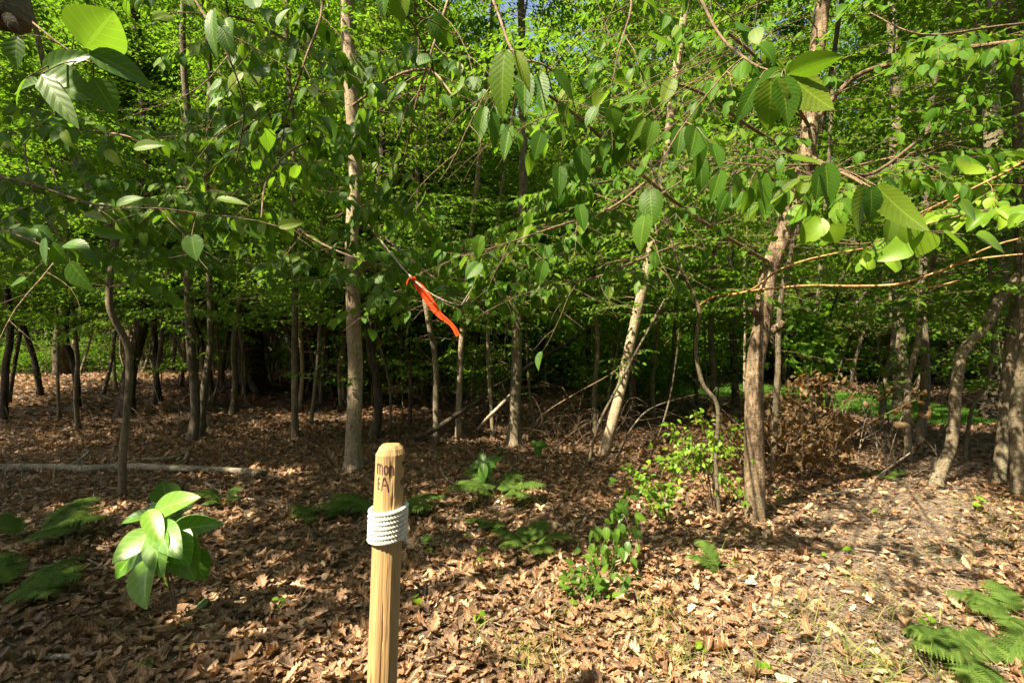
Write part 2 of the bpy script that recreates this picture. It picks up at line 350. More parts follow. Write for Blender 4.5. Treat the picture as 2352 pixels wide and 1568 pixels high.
# ------------------------------------------------------------------ setting: floor, lawn
def build_ground():
    g = Geo()
    u = np.linspace(-1, 1, 261); X = 120 * np.sign(u) * np.abs(u) ** 2.6
    v = np.linspace(0, 1, 300); Y = -14 + 174 * (0.35 * v + 0.65 * v ** 3)
    Y = np.concatenate([[-120, -60, -30], Y])
    xx, yy = np.meshgrid(X, Y); zz = gz(xx, yy)
    V = np.stack([xx, yy, zz], -1).reshape(-1, 3); nx = len(X); ny = len(Y)
    i, j = np.meshgrid(np.arange(ny - 1), np.arange(nx - 1), indexing='ij'); a = i * nx + j
    g.add(V, [np.stack([a, a + 1, a + nx + 1, a + nx], -1).reshape(-1, 4)], V)
    m, t, b = nodes('forest_floor'); p = pos(t)
    n1 = noise(t, p, 1.2, 5, .6); n2 = noise(t, p, 14, 5, .7); n3 = noise(t, p, 70, 3, .7)
    c = mixc(t, n2, (0.03, 0.018, 0.012), (0.11, 0.065, 0.038)); c = mixc(t, math_(t, 'MULTIPLY', n1, .4), c, (0.12, 0.078, 0.048))
    k3 = ramp(t, n3, [(.5, (0, 0, 0)), (.62, (.7, .7, .7))]); c = mixc(t, k3, c, (0.22, 0.15, 0.09))
    # worn track of bare soil at the lower right
    s = N(t, 'ShaderNodeSeparateXYZ'); t.links.new(p, s.inputs[0])
    dx = math_(t, 'SUBTRACT', s.outputs[0], math_(t, 'MULTIPLY_ADD', s.outputs[1], .92, -.45)); dd = math_(t, 'ABSOLUTE', dx)
    w = ramp(t, math_(t, 'ADD', math_(t, 'MULTIPLY', dd, 0.7), math_(t, 'MULTIPLY', n1, .5)), [(0.55, (1, 1, 1)), (1.0, (0, 0, 0))])
    c = mixc(t, math_(t, 'MULTIPLY', w, .6), c, mixc(t, ramp(t, n3, [(.35, (0, 0, 0)), (.65, (1, 1, 1))]), (0.07, 0.055, 0.04), (0.27, 0.205, 0.145)))
    t.links.new(c, b.inputs['Base Color']); b.inputs['Roughness'].default_value = .95
    bp = N(t, 'ShaderNodeBump'); bp.inputs['Strength'].default_value = 1; bp.inputs['Distance'].default_value = 0.03
    t.links.new(math_(t, 'ADD', n2, math_(t, 'MULTIPLY', n3, .5)), bp.inputs['Height']); t.links.new(bp.outputs[0], b.inputs['Normal'])
    o = link('ground', g.mesh('ground', m)); o['kind'] = 'structure'
build_ground()

LAWN = np.array([(1500, 893), (1600, 885), (1700, 883), (1800, 890), (1950, 905), (2100, 925), (2290, 950), (2420, 965), (2420, 985), (2260, 975), (2150, 975), (2030, 962), (1940, 948), (1850, 925), (1700, 915), (1560, 910)], float)
LAWNW = np.array([gpt(*p)[:2] for p in LAWN])
def inpoly(x, y, P):
    r = np.zeros(len(x), bool); j = len(P) - 1
    for i in range(len(P)):
        xi, yi = P[i]; xj, yj = P[j]
        r ^= ((yi > y) != (yj > y)) & (x < (xj - xi) * (y - yi) / (yj - yi + 1e-12) + xi); j = i
    return r
def build_lawn():
    r = RS(4); lo = LAWNW.min(0); hi = LAWNW.max(0)
    g = Geo(); n = 60                                     # turf bed under the blades, 2 cm thick edge
    xs = np.linspace(lo[0], hi[0], 90); ys = np.linspace(lo[1], hi[1], 60)
    dx = xs[1] - xs[0]; dy = ys[1] - ys[0]
    for x in xs[:-1]:
        cy = ys[:-1]; m = inpoly(np.full(len(cy), x + dx / 2), cy + dy / 2, LAWNW)
        for y in cy[m]:
            q = np.array([(x, y), (x + dx, y), (x + dx, y + dy), (x, y + dy)])
            z = gz(q[:, 0], q[:, 1]) + 0.02
            g.add(np.column_stack([q, z]), [np.array([[0, 1, 2, 3]])], np.column_stack([q, z]))
    m, t, b = nodes('turf'); c = mixc(t, noise(t, pos(t), 9, 4), (0.03, 0.10, 0.012), (0.07, 0.19, 0.025))
    t.links.new(c, b.inputs['Base Color']); b.inputs['Roughness'].default_value = .95
    o = link('lawn', g.mesh('lawn', m)); o['kind'] = 'structure'
    g = Geo(); x = r.uniform(lo[0], hi[0], 90000); y = r.uniform(lo[1], hi[1], 90000); k = inpoly(x, y, LAWNW); x = x[k]; y = y[k]; n = len(x)
    leaves(g, T_RHOMB, np.column_stack([x, y, gz(x, y) + .015]), np.column_stack([r.normal(0, .4, n), r.normal(0, .4, n), np.ones(n)]),
           np.column_stack([r.normal(0, 1, n), r.normal(0, 1, n), .1 * np.ones(n)]), r.uniform(.05, .09, n), r.rand(n), .1, 0, .3)
    o = link('lawn_grass', g.mesh('lawn_grass', M['lawn'])); o['kind'] = 'stuff'; o['label'] = 'bright green mown grass strip beyond the trunks'; o['category'] = 'grass'
build_lawn()

# ------------------------------------------------------------------ wooden post
def build_post():
    d = 1.54; top = pt(898, 1020, d); bot = np.array([top[0] - 0.044, d - .01, -0.05])
    R0 = 0.0465; H = top[2] - bot[2]
    t_ = thing('wooden_post', 'square shouldered tan wooden post wrapped in white rope with hand lettering', 'post', (bot[0], bot[1], 0))
    nth = 112; nz = 260
    zs = np.concatenate([np.linspace(0, H - .40, 60), np.linspace(H - .395, H - .028, nz)])
    th = np.linspace(0, 2 * np.pi, nth, endpoint=False)
    def axis(z): f = z / H; return bot[0] + (top[0] - bot[0]) * f, bot[1] + (top[1] - bot[1]) * f
    def rad(th, z):
        a8 = (th + math.radians(12)) % (np.pi / 4) - np.pi / 8
        o8 = 0.955 / np.cos(a8) * 0.6 + 0.4 * 0.985                     # soft octagon
        r = R0 * (1.06 - 0.05 * z / H) * o8
        r = r * (1 + .012 * np.sin(3 * th + z * 3) + .010 * np.sin(5 * th + 1 + z * 8))
        r = r - .0012 * (vnoise(th * 16, z * 6) ** 2) - .0009 * vnoise(th * 40 + 5, z * 15)
        for tc, zc, rz, rt, dep in ((.22, H - .062, .015, .55, .010), (.18, H - .120, .017, .65, .014), (2.2, .5, .012, .2, .004), (5.1, H - .075, .03, .12, .0028), (5.2, H - .17, .02, .1, .003)):
            dt = (th - tc + np.pi) % (2 * np.pi) - np.pi
            r = r - dep * np.exp(-(dt / rt) ** 4 - ((z - zc) / rz) ** 4)
        for tc, z0, z1, dep in ((4.80, .2, .78, .005), (4.35, H - .09, H + .1, .0025), (5.15, H - .3, H - .1, .002), (4.1, .1, .6, .003), (5.5, .3, .9, .003)):   # drying cracks
            tw = tc + .05 * np.sin(z * 9 + tc * 7) + .02 * np.sin(z * 31); dt = (th - tw + np.pi) % (2 * np.pi) - np.pi
            r = r - dep * np.exp(-(dt / .03) ** 2) * np.clip((z - z0) * 12, 0, 1) * np.clip((z1 - z) * 12, 0, 1)
        return r
    g = Geo(); T2, Z2 = np.meshgrid(th, zs); R = rad(T2, Z2); ax, ay = axis(Z2)
    V = np.stack([ax + R * np.cos(T2), ay + R * np.sin(T2), bot[2] + Z2], -1)
    # chamfered head: two rings and a flat top
    R1 = rad(th, np.full(nth, H - .03)); ax1, ay1 = axis(H)
    rings = [V.reshape(-1, 3)]
    for k, (f, dz) in enumerate(((.985, -.026), (.80, -.011), (.60, -.0015), (.56, 0), (.25, .0008))):
        # planar facets: octagon radius
        a8 = (th + math.radians(12)) % (np.pi / 4) - np.pi / 8; oc = .965 / np.cos(a8) * R0 * f * 1.03 if k else R1 * f
        rings.append(np.stack([ax1 + oc * np.cos(th), ay1 + oc * np.sin(th), np.full(nth, bot[2] + H + dz) + .0008 * np.sin(th * 3)], -1))
    V = np.concatenate(rings + [np.array([[ax1, ay1, bot[2] + H + .001]])]); n = (len(V) - 1) // nth
    i, j = np.meshgrid(np.arange(n - 1), np.arange(nth), indexing='ij'); j2 = (j + 1) % nth
    Q = np.stack([i * nth + j, i * nth + j2, (i + 1) * nth + j2, (i + 1) * nth + j], -1).reshape(-1, 4)
    jj = np.arange(nth); cap = np.stack([(n - 1) * nth + jj, (n - 1) * nth + (jj + 1) % nth, np.full(nth, n * nth)], -1)
    g.add(V, [Q, cap], V)
    m, t, b = nodes('weathered_pine'); p = obj(t)
    grain = noise(t, p, 90, 4, .6, (1, 1, .05)); n1 = noise(t, p, 9, 3); n2 = noise(t, p, 30, 4, .7, (1, 1, .1))
    c = mixc(t, grain, (0.19, 0.105, 0.038), (0.45, 0.30, 0.14)); c = mixc(t, math_(t, 'MULTIPLY', n1, .4), c, (0.42, 0.25, 0.10))
    k = ramp(t, n2, [(.30, (1, 1, 1)), (.42, (0, 0, 0))]); c = mixc(t, math_(t, 'MULTIPLY', k, .7), c, (0.10, 0.052, 0.022)); gw = ramp(t, noise(t, p, 4, 5, .65, (1, 1, .35)), [(.48, (0, 0, 0)), (.68, (1, 1, 1))]); c = mixc(t, math_(t, 'MULTIPLY', gw, .45), c, (0.24, 0.19, 0.13))
    t.links.new(c, b.inputs['Base Color']); b.inputs['Roughness'].default_value = .72
    bp = N(t, 'ShaderNodeBump'); bp.inputs['Strength'].default_value = .5; bp.inputs['Distance'].default_value = .003
    t.links.new(math_(t, 'ADD', grain, n2), bp.inputs['Height']); t.links.new(bp.outputs[0], b.inputs['Normal'])
    part('shaft', g, m, t_, False)
    # rope: six turns of three-strand cord
    g = Geo(); rr = .0074; zt = (CY - 1155) / F * d + CH - bot[2]; turns = 7; per = 60; nn = turns * per + 1
    s = np.linspace(0, turns, nn); a = -s * 2 * np.pi + 0.5; z = zt - .010 - s * rr * 1.97 + .0025 * np.sin(a + 1)
    ax, ay = axis(z); Rr = rad(a % (2 * np.pi), z) * 0 + R0 * 1.03 + rr * .98
    ctr = np.stack([ax + Rr * np.cos(a), ay + Rr * np.sin(a), bot[2] + z], -1)
    out = np.stack([np.cos(a), np.sin(a), 0 * a], -1); upv = np.tile([0, 0, 1.0], (nn, 1))
    for k in range(3):
        ph = s * 2 * np.pi * 13.3 + k * 2 * np.pi / 3
        P = ctr + (np.cos(ph)[:, None] * out + np.sin(ph)[:, None] * upv) * rr * .66
        P = catmull(P, nn * 2); tube(g, P, rr * .47, 7, .5)
    tube(g, catmull(ctr[-1] + np.array([[0, 0, 0], [.004, -.004, -.006], [.007, -.006, -.016], [.006, -.004, -.024]]), 10), rr * .8, 8, .5, .1, 3)
    m, t, b = nodes('white_rope'); n1 = noise(t, obj(t), 500, 3, .7); n0 = noise(t, obj(t), 60, 3)
    c = mixc(t, n1, (0.50, 0.47, 0.40), (0.80, 0.77, 0.69)); c = mixc(t, ramp(t, n0, [(.45, (0, 0, 0)), (.7, (.6, .6, .6))]), c, (0.30, 0.27, 0.20))
    t.links.new(c, b.inputs['Base Color']); b.inputs['Roughness'].default_value = .8
    bp = N(t, 'ShaderNodeBump'); bp.inputs['Strength'].default_value = .5; bp.inputs['Distance'].default_value = .001
    t.links.new(n1, bp.inputs['Height']); t.links.new(bp.outputs[0], b.inputs['Normal'])
    part('rope_wrap', g, m, t_)
    # burnt lettering, strokes in (px, py) of the photo wrapped on to the shaft
    S_ = []
    def st(*p): S_.append(np.array(p, float))
    # "mon"
    st((866, 1090), (866, 1066)); st((866, 1072), (869, 1067), (872, 1069), (872.5, 1090)); st((872.5, 1073), (876, 1068), (879, 1071), (879.5, 1091))
    st((888, 1070), (885, 1073), (884.5, 1083), (887, 1089), (890, 1088), (892, 1081), (891, 1073), (888, 1070))
    st((896, 1092), (895.5, 1071)); st((895.5, 1076), (899, 1071), (903, 1072), (904.5, 1078), (905, 1093))
    # "EA"
    st((868, 1100), (868, 1124)); st((867, 1101), (873, 1099)); st((867, 1112), (873, 1111)); st((867, 1124), (873, 1124))
    st((878, 1127), (881, 1108), (884, 1097), (888, 1104), (892, 1116), (893.5, 1129)); st((880, 1114), (891, 1114))
    g = Geo()
    def wrap(px, py):
        z = CH - (py - CY) / F * (d - R0) - bot[2]; a0, _ = axis(z)
        xo = (px - CX) / F * (d - R0 * .8) - a0; xo = np.clip(xo, -R0 * .985, R0 * .985)
        return np.arctan2(-np.sqrt(R0 ** 2 - xo ** 2), xo) % (2 * np.pi), z
    for s_ in S_:
        P2 = catmull(np.column_stack([s_, 0 * s_[:, 0]]), 26 if len(s_) > 2 else 10)[:, :2]
        tg = nrm(np.gradient(P2, axis=0)); nr = np.column_stack([-tg[:, 1], tg[:, 0]])
        V = []
        for sd in (-1, -.33, .33, 1):
            Q2 = P2 + nr * sd * 2.1; a, z = wrap(Q2[:, 0], Q2[:, 1]); r = rad(a, z) + (.0009 if abs(sd) < 1 else -.0003); ax, ay = axis(z)
            V.append(np.stack([ax + r * np.cos(a), ay + r * np.sin(a), bot[2] + z], -1))
        V = np.stack(V, 1); n = len(P2); i, j = np.meshgrid(np.arange(n - 1), np.arange(3), indexing='ij'); q = i * 4 + j
        g.add(V.reshape(-1, 3), [np.stack([q, q + 1, q + 5, q + 4], -1).reshape(-1, 4)], V.reshape(-1, 3))
    m, t, b = nodes('marker_ink'); c = mixc(t, noise(t, obj(t), 200, 2), (0.03, 0.012, 0.012), (0.08, 0.03, 0.028))
    t.links.new(c, b.inputs['Base Color']); b.inputs['Roughness'].default_value = .6
    part('lettering', g, m, t_)
build_post()

# ------------------------------------------------------------------ leafy sprays
def spray(gB, gL, p0, d0, L, lsize, T, r, sag=.25, droop=.35, tw=7, rad=None, cut=True, dens=1.0, face=0.0):
    """a twig with side twigs and alternate leaves lying in a loose flat layer"""
    d0 = nrm(d0); n = 9; P = [np.array(p0, float)]; d = d0.copy()
    for i in range(n - 1):
        d = nrm(d + np.array([r.normal(0, .12), r.normal(0, .12), -sag / n * 1.4 + r.normal(0, .05)])); P.append(P[-1] + d * L / (n - 1))
    P = np.array(P); rad = rad or (0.0012 + 0.0024 * L)
    tube(gB, P, np.linspace(rad, rad * .25, n), 5, r.rand(), cap=False)
    pp = []; aa = []; side = np.cross(d0, [0, 0, 1]); side = nrm(side) if np.linalg.norm(side) > .1 else np.array([1.0, 0, 0])
    segs = [(P[2:], .7)]
    for k in range(tw):
        f = .18 + .78 * k / tw; i = min(n - 2, int(f * (n - 1))); b = P[i] + (P[i + 1] - P[i]) * (f * (n - 1) - i)
        s = 1 if k % 2 else -1; dd = nrm(nrm(P[i + 1] - P[i]) * .75 + side * s * r.uniform(.6, 1.1) + np.array([0, 0, r.normal(0, .16)]))
        l = L * r.uniform(.28, .5) * (1.1 - .55 * f); m = 5; Q = [b]
        for q in range(m - 1): dd = nrm(dd + np.array([r.normal(0, .1), r.normal(0, .1), -sag / 5 + r.normal(0, .05)])); Q.append(Q[-1] + dd * l / (m - 1))
        Q = np.array(Q); tube(gB, Q, np.linspace(rad * .5, rad * .16, m), 4, r.rand(), cap=False); segs.append((Q, 1))
    for Q, _ in segs:
        ln = np.concatenate([[0], np.cumsum(np.linalg.norm(np.diff(Q, axis=0), axis=1))]); k = max(2, int(ln[-1] / (lsize * .52) * dens))
        s = (np.arange(k) + r.uniform(.2, .8, k)) / k * ln[-1]
        c = np.stack([np.interp(s, ln, Q[:, a]) for a in range(3)], -1); tg = nrm(Q[-1] - Q[0]); sd = np.cross(tg, [0, 0, 1]); sd = nrm(sd) if np.linalg.norm(sd) > .1 else side
        sg = np.where(np.arange(k) % 2, 1, -1)[:, None]
        pp.append(c); aa.append(tg * .55 + sd * sg * .85 + r.normal(0, .22, (k, 3)) + np.array([0, 0, -droop]))
        pp.append(Q[-1:]); aa.append(tg[None] + np.array([0, 0, -droop * .8]))
    p = np.concatenate(pp); a = np.concatenate(aa); m = len(p)
    if cut: kk = keep(p, int(r.randint(9999))); p = p[kk]; a = a[kk]; m = len(p)
    no = np.column_stack([r.normal(0, .35, m), r.normal(0, .35, m) - face, np.ones(m)])
    leaves(gL, T, p, a, no, lsize * r.uniform(.45, 1.2, m), r.rand(m), r.uniform(-.05, .4, m), r.uniform(.0, .5, m), r.uniform(.7, 1.15, m), r.normal(0, .25, m))

# ------------------------------------------------------------------ trees measured from the photo
BARK = dict(g='b_grey', p='b_pale', d='b_dark', m='b_main')
def rdir(r, up=.15, bias=None):
    a = r.uniform(0, 2 * np.pi); v = np.array([math.cos(a), math.sin(a), up + r.normal(0, .12)])
    if bias is not None: v = v + np.asarray(bias)
    return nrm(v)
TR = []
def tree(name, label, cat, line, wpx, barkk='g', H=9.0, nbr=10, seed=0, zlo=1.85, lsize=.072, leafm='mid', d=None, flare=.5, limbs=(), stubs=(), L=(0.7, 1.7), taper=.55, extra=None, dead=0):
    """line: photo points of the stem from the base up; wpx: its width in the photo at the base"""
    r = RS(seed * 7 + 1)
    b = gpt(*line[0]) if d is None else pt(line[0][0], line[0][1], d)
    if d is not None: b[2] = float(gz(b[0], b[1]))
    dd = b[1]; P = [b] + [pt(x, y, dd) + np.array([0, r.normal(0, .03 * dd / 5), 0]) for x, y in line[1:]]
    P[0] = P[0] - np.array([0, 0, .04]); top = P[-1]
    dirn = nrm(P[-1] - P[-2]); 
    while P[-1][2] < H:
        dirn = nrm(dirn + np.array([r.normal(0, .07), r.normal(0, .07), .12])); P.append(P[-1] + dirn * min(1.2, H - P[-1][2] + .1))
    P = np.array(P); n = max(24, int(len(P) * 7)); Q = catmull(P, n)
    R0 = wpx / 2 / F * dd; ln = np.concatenate([[0], np.cumsum(np.linalg.norm(np.diff(Q, axis=0), axis=1))])
    zt = np.clip((Q[:, 2] - 0) / H, 0, 1); R = R0 * (1 - taper * zt ** .9) * np.where(zt > .8, 1 - (zt - .8) * 3.5, 1); R = np.maximum(R, .004)
    root = thing(name, label, cat, (b[0], b[1], float(gz(b[0], b[1]))))
    g = Geo(); near = dd < 8
    Qs = catmull(P, n * 3) if near else Q; Rs = np.interp(np.linspace(0, 1, len(Qs)), np.linspace(0, 1, n), R)
    tube(g, Qs, Rs, 20 if near and R0 > .04 else 10, r.rand(), .05 if barkk != 'm' else .075, seed, flare=flare)
    for (pts, w) in stubs:
        s = np.array([pt(x, y, dd + dz) for x, y, dz in pts]); tube(g, catmull(s, 8), np.linspace(w / 2 / F * dd * 1.3, w / 2 / F * dd * .8, 8), 9, .4, .12, seed + 5)
    part('trunk', g, M[BARK[barkk]], root)
    gB = Geo(); gL = Geo(); tops = min(H, CH + .80 * dd + 1.2)
    nbr = int(nbr * 3.0)
    for k in range(nbr):
        z = zlo + (tops - zlo) * ((k + r.rand()) / nbr) ** 1.15
        i = int(np.argmin(np.abs(Q[:, 2] - z))); rr = rdir(r, .18)
        ll = r.uniform(*L) * (1.15 if z < 4 else 1)
        spray(gB, gL, Q[i], rr, ll, lsize, T_MID if dd < 4.6 else T_LOW, r, sag=.3, droop=r.uniform(.15, .6), tw=9)
    if H > 6 and dd > 5:
        for k in range(4):
            z = r.uniform(1.0, 1.9); i = int(np.argmin(np.abs(Q[:, 2] - z))); spray(gB, gL, Q[i], rdir(r, .1), r.uniform(.35, .8), lsize, T_LOW, r, sag=.3, droop=.4, tw=5, dens=.6)
    # coarser top above the frame
    if H > tops + .5:
        mt = int(75 * (H - tops) * max(1, nbr / 10)); cz = r.uniform(tops, H + .5, mt); c = np.column_stack([np.interp(cz, Q[:, 2], Q[:, 0]), np.interp(cz, Q[:, 2], Q[:, 1]), cz])
        c = np.repeat(c + r.normal(0, .9, (mt, 3)) * [1, 1, .4], 14, 0); c = c + r.normal(0, 1, c.shape) * [.30, .30, .07]; c = c[keep(c, seed)]; m = len(c)
        leaves(gL, T_RHOMB, c, r.normal(0, 1, (m, 3)) * [1, 1, .35], np.column_stack([r.normal(0, .35, m), r.normal(0, .35, m), np.ones(m)]), r.uniform(.09, .15, m), r.rand(m))
    for lb in limbs:
        pts = lb['p']; s = np.array([pt(x, y, z) for x, y, z in pts]); s[0] = Q[int(np.argmin(np.linalg.norm(Q - s[0], axis=1)))]; s = catmull(s, 26); w = lb.get('w', 9) * .75 / 2 / F * pts[0][2]
        tube(gB, s, np.linspace(w, w * lb.get('end', .3), 26) , 7, r.rand(), .06, seed)
        ns = lb.get('n', 10); f0 = lb.get('f0', .25)
        for k in range(ns):
            f = f0 + (1 - f0) * (k + r.rand() * .8) / ns; i = min(24, int(f * 25)); tg = nrm(s[i + 1] - s[i])
            q = s[i]; dpt = q[1]; T = T_NEAR if dpt < 2.9 else T_MID
            sd = nrm(np.cross(tg, [0, 0, 1])) * (1 if k % 2 else -1)
            dr = nrm(tg * .5 + sd * r.uniform(.5, 1) + np.array([0, 0, r.normal(.05, .15)]))
            spray(gB, gL, q, dr, r.uniform(*lb.get('L', (.45, .95))), lb.get('ls', .092), T, r, sag=.35, droop=r.uniform(*lb.get('dr', (.5, 1.5))), tw=5, cut=True, dens=lb.get('dens', 1.2), face=.5)
    if dead:
        for k in range(dead):
            z = r.uniform(.5, 2.3); i = int(np.argmin(np.abs(Q[:, 2] - z))); v = rdir(r, .3); l = r.uniform(.2, .6)
            tube(gB, catmull(np.array([Q[i], Q[i] + v * l * .5 + [0, 0, r.normal(0, .03)], Q[i] + v * l + [0, 0, r.normal(0, .08)]]), 7), np.linspace(.006, .002, 7), 5, r.rand())
    if extra: extra(gB, gL, Q, root)
    if gB.n: part('branches', gB, M['twig'], root)
    if gL.n: part('foliage', gL, M[leafm], root)
    TR.append((b[0], b[1])); return root

tree('slender_tree', 'dark slim tree standing at the far left edge of the picture', 'tree', [(8, 962), (12, 850), (16, 750), (20, 560), (32, 340), (38, 200)], 15, 'd', 8, 10, 1)
tree('slender_tree', 'thin crooked dark sapling leaning right just beside the far left tree', 'tree', [(20, 925), (33, 850), (45, 760), (52, 700), (72, 640), (95, 560)], 9, 'd', 6, 6, 2, flare=.2)
tree('slender_tree', 'dark tree with a left bend, second thick stem from the left', 'tree', [(177, 945), (174, 850), (160, 780), (147, 700), (142, 600), (150, 450)], 15, 'd', 8, 12, 3)
tree('slender_tree', 'crooked pale grey sapling bending left above the fallen log', 'tree', [(281, 1142), (284, 1050), (290, 920), (284, 800), (263, 700), (258, 560), (240, 500), (205, 440), (155, 340), (110, 200), (85, 60)], 17, 'g', 7, 12, 4, flare=.15,
     limbs=[dict(p=[(240, 520, 4.6), (330, 450, 4.0), (420, 430, 3.4), (560, 470, 3.0)], w=7, n=9), dict(p=[(262, 660, 4.6), (340, 640, 4.2), (440, 600, 3.9), (470, 500, 3.6)], w=5, n=3, f0=.5),
            dict(p=[(140, 300, 4.6), (200, 300, 3.6), (280, 310, 2.9), (330, 330, 2.5)], w=6, n=7), dict(p=[(110, 200, 4.6), (60, 300, 3.6), (80, 450, 2.9), (150, 560, 2.6)], w=6, n=8)])
tree('tall_tree', 'dark thick-barked tree right behind the crooked pale sapling', 'tree', [(287, 955), (296, 850), (318, 740), (325, 600), (328, 400), (330, 200)], 30, 'd', 10, 12, 5)
tree('twin_tree', 'left and thicker of the two grey stems rising side by side', 'tree', [(440, 1012), (448, 930), (443, 800), (436, 700), (430, 500), (431, 330), (424, 150), (420, 0)], 21, 'g', 9, 14, 6,
     limbs=[dict(p=[(430, 420, 6.9), (500, 380, 5.6), (560, 300, 4.4), (620, 260, 3.6)], w=9, n=8)])
tree('twin_tree', 'right and slimmer of the two grey stems rising side by side', 'tree', [(462, 1000), (475, 900), (482, 800), (486, 700), (480, 500)], 16, 'g', 8, 8, 7)
def hollow(gB, gL, Q, root):
    g = Geo(); 
    for a, l in ((-.45, .75), (.5, .8), (.15, .5), (-.2, .6)):
        b = Q[0] + np.array([a * .3, -.3, .03]); tube(g, catmull(np.array([Q[0] + np.array([a * .18, -.22, .75 * l]), Q[0] + np.array([a * .5, -.42, .3 * l]), Q[0] + np.array([a * 1.1, -.62, 0])]), 10), np.linspace(.06, .11, 10), 10, .3, .12, 3)
    part('buttress_root', g, M['b_dark'], root)
tree('old_oak', 'broad dark old oak with spreading root flare in the left shade', 'tree', [(577, 895), (575, 800), (572, 700), (570, 500), (572, 300), (570, 100)], 58, 'd', 14, 14, 8, flare=.45, extra=hollow, L=(1, 2.4))
tree('slender_tree', 'slim grey stem leaning right in front of the old oak', 'tree', [(532, 955), (536, 880), (545, 800), (552, 700), (563, 620), (580, 480)], 14, 'g', 8, 9, 9)
tree('slender_tree', 'straight slim brown stem midway between old oak and large beech', 'tree', [(678, 1008), (678, 850), (681, 700), (676, 500), (672, 300), (660, 120)], 16, 'g', 9, 14, 10, dead=5)
tree('slender_tree', 'short thin sapling with bare side twigs left of the large beech', 'tree', [(714, 972), (722, 900), (731, 820), (733, 740), (736, 640)], 9, 'g', 6, 7, 11, dead=6)
tree('beech_tree', 'straight smooth pale barked beech, thickest trunk left of the post', 'tree', [(811, 1078), (812, 980), (811, 850), (809, 700), (811, 550), (816, 400), (812, 250), (804, 120), (800, -20)], 35, 'p', 10, 14, 12, taper=.4,
     limbs=[dict(p=[(812, 480, 5.6), (900, 560, 4.6), (1000, 640, 3.4), (1080, 690, 2.9)], w=7, n=8, f0=.1), dict(p=[(812, 330, 5.6), (700, 330, 4.6), (620, 400, 3.7), (600, 500, 3.2)], w=8, n=9),
            dict(p=[(812, 250, 5.6), (900, 180, 4.4), (980, 160, 3.3), (1040, 220, 2.6)], w=8, n=9), dict(p=[(812, 200, 5.6), (700, 120, 4.2), (600, 60, 3.1), (500, 30, 2.3)], w=8, n=10),
            dict(p=[(812, 620, 5.6), (720, 610, 4.8), (640, 590, 4.2), (560, 600, 3.8)], w=6, n=6)])
tree('slender_tree', 'dark crooked S-curved tree just right of the large beech', 'tree', [(857, 1005), (868, 950), (866, 880), (853, 800), (858, 720), (870, 620), (868, 500), (878, 300), (876, 100)], 20, 'd', 9, 12, 13, dead=4)
tree('slender_tree', 'far dark pole between the S-curved tree and the forked stem', 'tree', [(915, 925), (914, 850), (916, 760), (912, 600)], 10, 'd', 8, 10, 14)
tree('slender_tree', 'twin-looking dark pole under the orange ribbon', 'tree', [(941, 972), (940, 860), (937, 760), (945, 640), (948, 400)], 10, 'd', 8, 10, 15)
tree('slender_tree', 'dark far pole directly beneath the middle of the orange ribbon', 'tree', [(972, 925), (974, 830), (980, 740), (985, 600)], 13, 'd', 9, 11, 16)
tree('slender_tree', 'sunlit reddish slim stem that tilts left beneath the ribbon', 'tree', [(1001, 1020), (1001, 930), (997, 820), (985, 740), (968, 650), (962, 520), (957, 350), (955, 200)], 14, 'g', 8, 13, 17, dead=3)
tree('pale_sapling', 'pale birch sapling with a sun patch, below the tip of the ribbon', 'tree', [(1052, 1008), (1055, 900), (1060, 780), (1072, 660), (1082, 540), (1098, 400), (1112, 220), (1125, 100)], 14, 'p', 9, 12, 18)
tree('pale_sapling', 'slimmest pale birch, right of the one below the ribbon tip', 'tree', [(1132, 1006), (1128, 930), (1121, 840), (1121, 740), (1128, 640)], 10, 'p', 8, 9, 19)
tree('grey_tree', 'straight grey tree with a flared mossy foot at centre', 'tree', [(1181, 1022), (1183, 930), (1187, 820), (1189, 700), (1196, 560), (1202, 420), (1200, 250), (1198, 60)], 26, 'g', 9, 14, 20, flare=1.0, dead=12,
     limbs=[dict(p=[(1190, 620, 6.9), (1150, 560, 5.6), (1100, 560, 4.6), (1040, 600, 3.8)], w=7, n=7)])
tree('leaning_birch', 'pale birch leaning strongly right with peeling sunlit bark', 'tree', [(1385, 1042), (1402, 980), (1425, 900), (1448, 800), (1470, 700), (1490, 600), (1508, 500), (1530, 360), (1552, 200), (1572, 20)], 25, 'p', 10, 14, 21, taper=.45, flare=.2,
     limbs=[dict(p=[(1508, 480, 6.5), (1440, 420, 5.2), (1380, 420, 4.2), (1300, 430, 3.4)], w=8, n=9), dict(p=[(1520, 400, 6.5), (1560, 380, 5.2), (1600, 420, 4.1), (1650, 450, 3.4)], w=7, n=8)])
tree('vine_stem', 'thin bare sapling running up alongside the leaning birch', 'sapling', [(1350, 1066), (1368, 1000), (1384, 955), (1440, 850), (1480, 770), (1515, 710), (1545, 650)], 7, 'g', 4, 4, 22, flare=.1)
